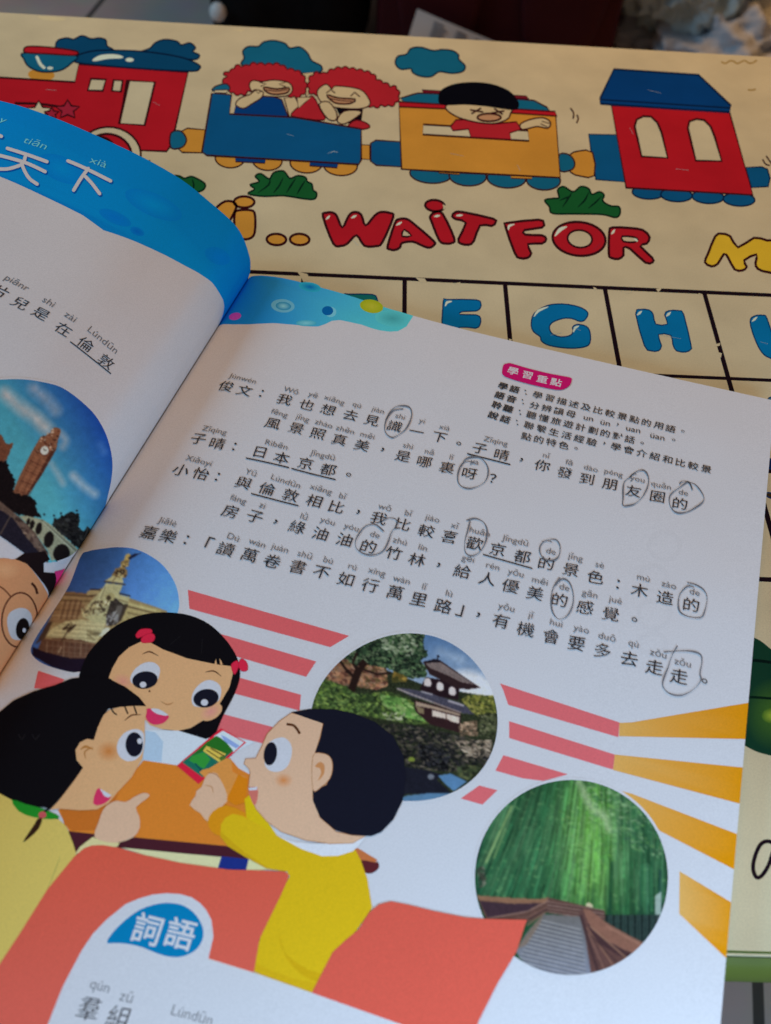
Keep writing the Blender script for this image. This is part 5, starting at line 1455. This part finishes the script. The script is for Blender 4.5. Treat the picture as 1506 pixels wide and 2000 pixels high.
PINYIN = [  # text, row, first char index, last char index
 ('Jùnwén', 0, 0, 1), ('Wǒ', 0, 3, 3), ('yě', 0, 4, 4), ('xiǎng', 0, 5, 5), ('qù', 0, 6, 6), ('jiàn', 0, 7, 7), ('shi', 0, 8, 8), ('yí', 0, 9, 9), ('xià', 0, 10, 10), ('Zǐqíng', 0, 12, 13), ('nǐ', 0, 15, 15), ('fā', 0, 16, 16), ('dào', 0, 17, 17), ('péng', 0, 18, 18), ('you', 0, 19, 19), ('quān', 0, 20, 20), ('de', 0, 21, 21),
 ('fēng', 1, 0, 0), ('jǐng', 1, 1, 1), ('zhào', 1, 2, 2), ('zhēn', 1, 3, 3), ('měi', 1, 4, 4), ('shì', 1, 6, 6), ('nǎ', 1, 7, 7), ('lǐ', 1, 8, 8), ('ya', 1, 9, 9),
 ('Zǐqíng', 2, 0, 1), ('Rìběn', 2, 3, 4), ('Jīngdū', 2, 5, 6),
 ('Xiǎoyí', 3, 0, 1), ('Yǔ', 3, 3, 3), ('Lúndūn', 3, 4, 5), ('xiāng', 3, 6, 6), ('bǐ', 3, 7, 7), ('wǒ', 3, 9, 9), ('bǐ', 3, 10, 10), ('jiào', 3, 11, 11), ('xǐ', 3, 12, 12), ('huān', 3, 13, 13), ('Jīngdū', 3, 14, 15), ('de', 3, 16, 16), ('jǐng', 3, 17, 17), ('sè', 3, 18, 18), ('mù', 3, 20, 20), ('zào', 3, 21, 21), ('de', 3, 22, 22),
 ('fáng', 4, 0, 0), ('zi', 4, 1, 1), ('lǜ', 4, 3, 3), ('yóu', 4, 4, 4), ('yóu', 4, 5, 5), ('de', 4, 6, 6), ('zhú', 4, 7, 7), ('lín', 4, 8, 8), ('gěi', 4, 10, 10), ('rén', 4, 11, 11), ('yōu', 4, 12, 12), ('měi', 4, 13, 13), ('de', 4, 14, 14), ('gǎn', 4, 15, 15), ('jué', 4, 16, 16),
 ('Jiālè', 5, 0, 1), ('Dú', 5, 4, 4), ('wàn', 5, 5, 5), ('juàn', 5, 6, 6), ('shū', 5, 7, 7), ('bù', 5, 8, 8), ('rú', 5, 9, 9), ('xíng', 5, 10, 10), ('wàn', 5, 11, 11), ('lǐ', 5, 12, 12), ('lù', 5, 13, 13), ('yǒu', 5, 16, 16), ('jī', 5, 17, 17), ('huì', 5, 18, 18), ('yào', 5, 19, 19), ('duō', 5, 20, 20), ('qù', 5, 21, 21), ('zǒu', 5, 22, 22), ('zǒu', 5, 23, 23)]
EM = 0.0064
GREY_C = INKP
def row_dirs(row):
    uv = PR.px2uv([(x, y) for _, x, y in row])
    d = np.gradient(uv, axis=0)
    # smooth: one straight fit
    k = np.polyfit(uv[:, 0], uv[:, 1], 1)[0]
    d = np.array([1, k]); return uv, d / np.linalg.norm(d)
at_ = rart(); ap = rart()
DIRS = []
for row in ROWS:
    uv, d = row_dirs(row)
    DIRS.append((uv, d))
    for ch, x, y in row:
        if ch in '：，。':
            at_.text(ch, (x, y), EM * .82, d, GREY_C)
        elif ch == '？':
            at_.text(ch, (x, y), EM * .80, d, GREY_C)
        elif ch in '「」':
            at_.text(ch, (x + (5 if ch == '「' else -6), y - 2), EM * 1.0, d, GREY_C)
        else:
            at_.text(ch, (x, y), EM * .84, d, GREY_C, bold=-.012, slant=.09, nib=.013)
for s, r, i, j in PINYIN:
    uv, d = DIRS[r]
    c = (uv[i] + uv[j]) / 2
    upv = np.array([d[1], -d[0]])
    c = c + upv * .0050 + d * .0006
    v, f = glyph(s, -.004)
    em = .0033
    x = v[:, 0]; y = v[:, 1]
    P = c[None] + em * (x[:, None] * d[None] + y[:, None] * upv[None])
    ap.tri(P, f, PIN)
for p, q in (((481, 895.5), (564, 914)), ((570, 916), (655, 937.5)), ((913, 887), (996, 908)), ((491, 965), (582.5, 988.5)), ((944, 1084), (1039, 1111))):
    at_.stroke([p, q], GREY_C, 2.2)
rdone(at_, 'dialogue_text', keep=True); rdone(ap, 'pinyin_text', keep=True)
a = rart()
dq = PR.px2uv([(173, 1972), (230.6, 1988)]); dq = (dq[1] - dq[0]) / np.linalg.norm(dq[1] - dq[0])
a.text('羣', (174, 1971), .0054, dq, INKP, bold=-.012, slant=.085, nib=.013); a.text('組', (232, 1988), .0054, dq, INKP, bold=-.012, slant=.085, nib=.013)
for s, p in (('qún', (195, 1929)), ('zǔ', (248, 1946)), ('Lúndūn', (376, 1982))): a.text(s, p, .0032, dq, PIN, bold=-.004)
rdone(a, 'word_list_text', keep=True)
# learning goals box
a = rart()
a.poly([(983, 714), (990, 711), (998, 710.5), (1030, 720), (1075, 731), (1113, 738), (1116.5, 743), (1113, 753), (1101, 761), (1085, 762), (1050, 755), (1015, 746), (990, 738), (982, 733), (980.6, 727)], col((168, 20, 92), WM), smooth=2)
db = DIRS[0][1]
PU = lambda p: PR.px2uv([p])[0]
for ch, p in zip('學習重點', ((1002, 725.5), (1030, 733.5), (1059, 741.5), (1086, 747.5))): a.text(ch, p, .0042, db, WHITE, bold=.018)
rdone(a, 'goals_heading', keep=True)
a = rart()
def spread(s, p, q, em, bold=0.0):
    p, q = np.array(p, float), np.array(q, float)
    up_, uq = PU(p), PU(q)
    d = (uq - up_) / np.linalg.norm(uq - up_)
    n = len(s)
    for i, ch in enumerate(s):
        if ch == ' ': continue
        k = i / max(1, n - 1)
        a.text(ch, p + (q - p) * k, em, d, (.05, .048, .052), bold=bold)
ES_ = .0037
spread('學語', (982.5, 755), (1005, 761), ES_, .018); spread('：', (1026.5, 767), (1027, 767), ES_)
spread('學習描述及比較景點的用語', (1050, 772.5), (1309.5, 838), ES_, .004); a.text('。', (1333.5, 843), ES_, db, INKP)
spread('語音', (976, 773), (999, 780), ES_, .018); spread('：', (1021, 785.5), (1021.5, 785.5), ES_)
spread('分辨韻母', (1044, 793), (1115, 809.5), ES_, .004)
for s, p in (('un', (1149, 819)), ('ün', (1182, 827)), ('，', (1206, 830)), ('uan', (1236.5, 841)), ('üan', (1284, 854)), ('。', (1315.5, 860))): a.text(s, p, ES_ * 1.0, db, (.07, .066, .07), bold=-.002)
spread('聆聽', (970.5, 792.5), (992.5, 799), ES_, .018); spread('：', (1015.5, 806), (1016, 806), ES_)
spread('聽懂旅遊計劃的對話', (1038, 811.5), (1230, 859), ES_, .004); a.text('。', (1254, 866), ES_, db, INKP)
spread('說話', (963.5, 812), (987, 819.5), ES_, .018); spread('：', (1010, 826), (1010.5, 826), ES_)
spread('聯繫生活經驗', (1033, 832), (1155.5, 864), ES_, .004); a.text('，', (1180, 867), ES_, db, INKP)
spread('學會介紹和比較景', (1203, 873.5), (1379, 917), ES_, .004)
spread('點的特色', (1028, 853.5), (1101, 870.5), ES_, .004); a.text('。', (1125, 876.5), ES_, db, INKP)
rdone(a, 'goals_text', keep=True)
HR[0] += LAYER * 14
# pencil rings
PCL = (.20, .20, .215)
LZ = P_(1200, 800, 6.845)
RINGS = [B0([(970, 330), (990, 290), (1020, 262), (1060, 255), (1095, 265), (1107, 300), (1095, 345), (1070, 385), (1030, 415), (1000, 425), (970, 405), (962, 370), (975, 320), (1010, 280), (1060, 272)]),
         LZ([(290, 870), (240, 870), (210, 910), (140, 960), (115, 1050), (115, 1180), (110, 1285), (180, 1290), (270, 1265), (360, 1190), (420, 1090), (455, 990), (450, 900), (410, 830), (345, 815), (270, 850), (200, 910)]),
         LZ([(870, 1000), (900, 965), (960, 965), (1010, 1000), (1040, 1080), (1010, 1000), (970, 975), (880, 1040), (780, 1110), (735, 1180), (740, 1280), (790, 1360), (870, 1390), (980, 1370), (1090, 1310), (1180, 1240), (1195, 1180), (1150, 1090), (1080, 1010), (1010, 980)]),
         B2([(5, 150), (20, 120), (55, 108), (95, 112), (128, 150), (132, 195), (110, 235), (60, 258), (20, 258), (-8, 240), (-15, 200), (0, 150), (30, 128), (70, 140)]),
         B0([(955, 925), (910, 890), (860, 900), (825, 940), (805, 985), (815, 1025), (860, 1050), (910, 1052), (955, 1030), (980, 985), (1000, 930), (1030, 890), (1020, 862), (985, 855), (960, 865)]),
         B2([(28, 415), (70, 406), (110, 425), (128, 465), (120, 520), (90, 570), (50, 588), (22, 570), (20, 520), (35, 460), (45, 420)]),
         B2([(395, 520), (430, 508), (465, 512), (482, 545), (475, 590), (445, 610), (405, 602), (385, 575), (385, 540), (410, 515), (440, 520)]),
         B2([(460, 730), (490, 700), (525, 715), (545, 770), (542, 830), (515, 880), (475, 895), (445, 860), (438, 800), (450, 740), (480, 695)]),
         B2([(1100, 718), (1140, 728), (1180, 755), (1195, 795), (1185, 850), (1165, 886), (1110, 884), (1065, 862), (1055, 820), (1065, 770), (1100, 735), (1130, 740)]),
         B2([(985, 1055), (1040, 1050), (1110, 1050), (1160, 1065), (1170, 1100), (1160, 1160), (1165, 1190), (1130, 1235), (1070, 1265), (1010, 1255), (980, 1220), (985, 1180), (1005, 1130), (1025, 1070), (1050, 1025)])]
for q in RINGS:
    a = rart(); a.stroke(q, PCL, 2.0, smooth=4, wob=.35); rdone(a, 'pencil_ring', keep=True)
# faint marks showing through from the other side of the leaf
for p, rx, ry in ((( 1298, 1066), 30, 27), ((1276, 1130), 27, 25), ((1278, 1200), 31, 28), ((1275, 1258), 27, 20)):
    a = rart(); a.h = 8e-6
    P = [(p[0] + rx * math.cos(g) + RNG.normal(0, 1), p[1] + ry * math.sin(g) + RNG.normal(0, 1)) for g in np.linspace(0, 2 * np.pi, 24)]
    a.stroke(P[:-1] + P[:1], tuple(np.array(PAPER) * .975), 9)
    rdone(a, 'show_through_mark', keep=True)

# ------------------------------------------------------------------ left page
a = lart()
BAND = col((0, 98, 156), WL); BAND2 = col((0, 88, 146), WL); BAND3 = col((8, 114, 168), WL)
lowp = [(-260, 262), (-160, 292), (-80, 318), (-30, 332), (0, 345)] + T3([(70, -80), (160, -38), (240, 0), (320, 40), (400, 98), (480, 125), (560, 158), (640, 195), (720, 238), (790, 278), (820, 300), (845, 335), (862, 365), (868, 392), (864, 420)])
uvl = PL.px2uv(lowp)
uv = [(float(x), float(y)) for x, y in uvl]
uend = uv[-1]
uv += [(uend[0] * k, uend[1] + .002 * (1 - k)) for k in (.8, .6, .4, .2, 0)]
tops = np.linspace(0, uv[0][0], 40)
uv2 = uv + [(float(t), 0.0) for t in tops]
cc = []
for q in uv2:
    k = .5 + .3 * math.sin(q[0] * 60) * math.cos(q[1] * 90)
    cc.append(tuple(np.array(BAND2) * (1 - k) + np.array(BAND3) * k))
a.uvpoly(uv2, cc)
for (x, y, rx, ry, c) in ((268, 452, 15, 8, (0, 80, 150)), (225, 425, 34, 12, (0, 94, 160)), (120, 330, 50, 24, (2, 110, 172)), (300, 400, 60, 22, (2, 112, 174)), (425, 500, 26, 16, (0, 98, 164))):
    a.ell((x, y), rx, ry, 24, BAND, inner=col(c, WL))
ldone(a, 'title_band')
a = lart()
TW = (.80, .78, .77)
SHD = col((0, 66, 128), WL)
def tstroke(q, wd):
    P = TT(q)
    a.stroke([(x + 1.5, y + 2) for x, y in P], SHD, wd + 1.5, smooth=3)
    TS.append((P, wd))
TS = []
for q in ([(95, 525), (300, 590), (520, 668)], [(-10, 600), (180, 650), (330, 700), (500, 780)], [(290, 600), (260, 690), (180, 730), (80, 755), (-20, 755)], [(250, 710), (290, 800), (340, 870), (410, 920)],
          [(780, 668), (960, 745), (1240, 885)], [(990, 760), (910, 870), (840, 985)], [(975, 850), (1040, 920), (1120, 1025)], [(-60, 360), (5, 383)]):
    tstroke(q, 6.8)
for P, wd in TS: a.stroke(P, TW, wd, smooth=3)
ldone(a, 'title_text')
a = lart()
TPY = col((96, 160, 205), WL)
for s, p, dpx in (('tiān', TT([(405, 460)])[0], (1, .33)), ('xià', TT([(1115, 680)])[0], (1, .36)), ('y', TT([(20, 220)])[0], (1, .3))):
    q = PL.px2uv([p, (p[0] + dpx[0] * 20, p[1] + dpx[1] * 20)]); d = (q[1] - q[0]) / np.linalg.norm(q[1] - q[0])
    a.text(s, p, .0052, d, TPY, bold=-.004)
ldone(a, 'title_pinyin', keep=True)
a = lart()
L8 = P_(0, 380, 5.0)
LT = [('片', L8([(10, 945)])[0]), ('兒', L8([(200, 1062)])[0]), ('是', L8([(400, 1165)])[0]), ('在', L8([(620, 1315)])[0]), ('倫', L8([(838, 1462)])[0]), ('敦', L8([(1040, 1632)])[0])]
q = PL.px2uv([p for _, p in LT])
dl = (q[-1] - q[0]) / np.linalg.norm(q[-1] - q[0])
for ch, p in LT:
    i = [k for k, _ in LT].index(ch)
    d = q[min(i + 1, 5)] - q[max(i - 1, 0)]; d = d / np.linalg.norm(d)
    a.text(ch, p, EM * .80, dl * .5 + d * .5, INKP, bold=-.012, slant=.085, nib=.013)
a.stroke(L8([(688, 1440), (1080, 1750)]), INKP, 2.2)
a.stroke([(316, 828), (321, 834)], INKP, 3); a.stroke([(319, 826), (319, 842)], INKP, 2.5)
ldone(a, 'dialogue_text', keep=True)
a = lart()
for s, p in (('piānr', (33, 554)), ('shì', (96, 590)), ('zài', (138, 619)), ('Lúndūn', (202, 664))):
    a.text(s, p, .0037, dl, PIN, bold=-.004)
ldone(a, 'pinyin_text', keep=True)
# clock tower photograph
hph = HL[0] + 1.2e-5
ph = Photo(PL, -30, 735, 228, 1104, 190)
k = np.clip((ph.X * .75 - (ph.Y - 760) * .42 + 10) / 150, 0, 1)[..., None]
ph.C = np.array([72, 148, 152.]) * (1 - k) + np.array([14, 44, 132.]) * k
kk = np.clip((ph.Y - 740) / 300, 0, 1)[..., None]
ph.C = ph.C * (1 - .35 * (1 - kk) * (1 - k)) + np.array([20, 90, 130.]) * (.35 * (1 - kk) * (1 - k))
CL = (146, 148, 146)
ph.cloud([(*p, 22) for p in LC([(60, -60), (250, 100), (420, 220), (560, 360)])], CL, 1.2, .9)
ph.cloud([(*p, 20) for p in LC([(400, -120), (560, 20), (650, 130)])], (120, 132, 148), 1.0, .9)
ph.cloud([(*p, 13) for p in LC([(700, 400), (770, 480), (740, 560)])], (128, 138, 146), .9, .9)
ph.cloud([(*p, 11) for p in LC([(600, 760), (680, 880), (740, 990)])], (140, 150, 150), .8, .9)
ph.cloud([(*p, 14) for p in LC([(860, 900), (980, 1020), (1110, 1110)])], (140, 150, 154), 1.0, .9)
ph.cloud([(*p, 12) for p in LC([(1180, 540), (1220, 620)])], (70, 110, 160), .6, 1)
ph.poly(LC([(-200, 380), (20, 420), (60, 510), (100, 535), (155, 505), (110, 640), (70, 720), (-200, 900)]), (104, 54, 34), jag=.8, noise=.12)
ph.poly(LC([(150, 1090), (240, 880), (360, 640), (480, 440), (530, 432), (590, 395), (600, 365), (640, 330), (705, 345), (712, 390), (680, 480), (662, 590), (565, 760), (480, 910), (255, 1230), (160, 1160)]), (124, 70, 44), noise=.1)
ph.poly(LC([(660, 590), (565, 760), (480, 910), (255, 1230), (235, 1225), (450, 890), (600, 600)]), (64, 28, 20), .8)
for i in range(9):
    t = i / 8
    p = LC([(400 - 215 * t, 600 + 470 * t), (600 - 260 * t, 700 + 430 * t)]); ph.line(p[0], p[1], 1.6, (150, 88, 54) if i % 2 else (66, 28, 20), .7)
for i in range(5):
    p = LC([(400 + i * 38, 640 + i * 24), (190 + i * 34, 1090 + i * 18)]); ph.line(p[0], p[1], 1.4, (158, 92, 58) if i % 2 else (70, 32, 22), .6)
ph.blobs(LC([(480, 450), (640, 330), (700, 380), (650, 600), (420, 640)]), 50, [(140, 84, 56), (70, 34, 24), (176, 140, 110)], 1.6, 1.6)
ph.ell(*LC([(525, 608)])[0], 9.5, 10.5, 20, (90, 40, 26)); ph.ell(*LC([(522, 604)])[0], 8, 9, 20, (184, 174, 156)); ph.line(*LC([(525, 605), (510, 580)]), 1.2, (60, 40, 34)); ph.line(*LC([(525, 605), (545, 600)]), 1.2, (60, 40, 34))
ph.poly(LC([(-200, 760), (70, 730), (120, 860), (175, 950), (150, 1100), (350, 1140), (430, 1205), (420, 1280), (480, 1390), (300, 1380), (150, 1330), (-200, 1330)]), (22, 14, 14), jag=1.2, noise=.2)
ph.poly(LC([(-200, 1160), (0, 1200), (220, 1380), (400, 1560), (560, 1800), (560, 1990), (-200, 1700)]), (86, 62, 50), noise=.15)
ph.poly(LC([(-200, 1300), (20, 1310), (150, 1400), (300, 1600), (480, 1830), (420, 1900), (200, 1830), (-200, 1560)]), (30, 24, 32), noise=.15)
ph.blobs(LC([(120, 1330), (240, 1400), (420, 1620), (560, 1800), (480, 1830), (300, 1620)]), 90, [(120, 92, 72), (60, 40, 34), (90, 66, 54)], 2.4, 1.8, 45)
ph.poly(LC([(225, 1375), (330, 1375), (500, 1415), (620, 1490), (760, 1620), (920, 1770), (880, 1830), (600, 1900), (560, 1780), (400, 1560), (260, 1410)]), (140, 130, 98), noise=.08)
for (x, y, rx, ry) in ((330, 1440, 3.4, 7), (375, 1475, 4.5, 9), (455, 1520, 6, 12), (570, 1650, 9.5, 16), (720, 1810, 16, 18)):
    ph.ell(*LC([(x, y)])[0], rx, ry, 12, (26, 18, 16))
ph.line(*LC([(480, 1415), (890, 1780)]), 2.5, (90, 84, 64)); ph.line(*LC([(500, 1440), (880, 1800)]), 1.2, (170, 160, 126))
for i in range(14):
    p = LC([(520 + i * 27, 1440 + i * 25), (505 + i * 27, 1470 + i * 26)]); ph.line(p[0], p[1], 1, (170, 160, 126), .6)
tr = LC([(600, 1475), (640, 1400), (690, 1385), (820, 1330), (930, 1345), (935, 1420), (920, 1500), (980, 1560), (1020, 1490), (1060, 1520), (1050, 1600), (1000, 1690), (960, 1760), (900, 1740)])
ph.poly(tr, (30, 26, 24), jag=1.2, noise=.25); ph.blobs(tr, 60, [(52, 48, 44), (20, 16, 16), (40, 36, 30)], 2.4)
ph.line(*LC([(990, 1650), (1030, 1510)]), 1, (140, 140, 130), .6); ph.line(*LC([(0, 1590), (130, 1360)]), 2, (120, 90, 66), .7)
for x, y in ((520, 1355), (715, 1340), (900, 1310), (630, 1370)): ph.ell(*LC([(x, y)])[0], 2.2, 2.2, 0, (30, 40, 44))
ph.C *= (0.93 + .14 * ph.noise(9))[..., None]
LON = [(-60, 748), (-20, 741), (35, 739), (80, 744), (126, 758), (177, 798.6), (203, 836), (216, 872), (221, 905), (219, 935), (212.5, 966), (203, 1000), (186, 1033), (163, 1063), (139, 1086), (113, 1097), (84, 1098), (60, 1090), (46, 1081), (0, 1048), (-60, 1010)]
ph.blur(1)
ph.C = ph.C.mean(2, keepdims=True) * .12 + ph.C * .88
ph.build('clock_tower_photo', LON, page_l, M_PAPER, lin((172, 162, 160)), hph)
HL[0] = hph + 1.2e-5
a = lart()
Q = catmull(np.array(LON[1:16]), 6); a.stroke(Q, WHITE, 4)
ldone(a, 'photo_rim')
# boy with round glasses
a = lart()
SKB = col((170, 108, 70), WL)
a.poly([(106, 1116), (126, 1110), (134, 1139), (124, 1164), (107, 1152)], col((180, 40, 90), WL))
a.poly(B1([(455, 612), (500, 525), (500, 560), (470, 600)]), col((150, 40, 90), WL))
a.poly(B1([(225, 1235), (320, 1265), (300, 1345), (225, 1345)]), col((190, 66, 76), WL))
a.poly(B1([(-90, 640), (0, 598), (80, 580), (150, 602), (230, 700), (280, 790), (297, 880), (270, 960), (210, 1050), (180, 1130), (140, 1220), (60, 1290), (-90, 1330)]), SKB, smooth=3)
a.poly(B1([(88, 580), (140, 545), (262, 533), (292, 580), (255, 602), (256, 655), (322, 660), (326, 722), (310, 770), (352, 790), (350, 832), (312, 866), (292, 905), (285, 800), (240, 705), (155, 606)]), col((24, 14, 14), WL))
a.ell(B1([(20, 640)])[0], 34, 22, 0, SKB, inner=col((182, 124, 84), WL))
a.poly(B1([(40, 960), (50, 900), (100, 868), (150, 870), (182, 905), (185, 960), (165, 1020), (120, 1052), (65, 1040)]), (.66, .65, .64), smooth=4)
a.ell(B1([(130, 987)])[0], 13, 21, 8, col((20, 12, 10), WL)); a.ell(B1([(140, 996)])[0], 3.4, 4.4, 0, WE_, n=14)
gp = [(B1([(112, 935)])[0][0] + 34.5 * math.cos(g) * 1.0 - 6 * math.sin(g) * .4, B1([(112, 935)])[0][1] + 53 * math.sin(g)) for g in np.linspace(0, 2 * np.pi, 33)]
a.stroke(gp, col((70, 32, 20), WL), 3.2)
a.stroke(B1([(-40, 720), (20, 755), (62, 800)]), col((90, 44, 26), WL), 3, smooth=3)
a.stroke(B1([(180, 1020), (190, 1050), (184, 1080)]), col((70, 32, 20), WL), 3, smooth=3)
a.stroke(B1([(186, 722), (206, 745), (216, 778)]), col((60, 28, 18), WL), 5, smooth=3)
a.poly(B1([(-90, 1500), (-20, 1390), (40, 1290), (130, 1226), (240, 1190), (266, 1196), (246, 1216), (192, 1258), (232, 1290), (222, 1335), (100, 1400), (0, 1490), (-60, 1540)]), col((184, 104, 72), WL), smooth=2)
a.stroke(B1([(50, 1300), (110, 1255), (180, 1225)]), col((140, 70, 46), WL), 2.5, smooth=3, taper=True)
a.stroke(B1([(60, 1350), (130, 1310), (200, 1285)]), col((140, 70, 46), WL), 2.5, smooth=3, taper=True)
a.poly(B1([(48, 1205), (66, 1200), (60, 1240), (72, 1270), (56, 1268), (44, 1240)]), col((140, 36, 44), WL), smooth=2); a.poly(B1([(58, 1232), (72, 1250), (74, 1266), (62, 1262)]), WE_)
ldone(a, 'boy_print', 'printed boy with round glasses')
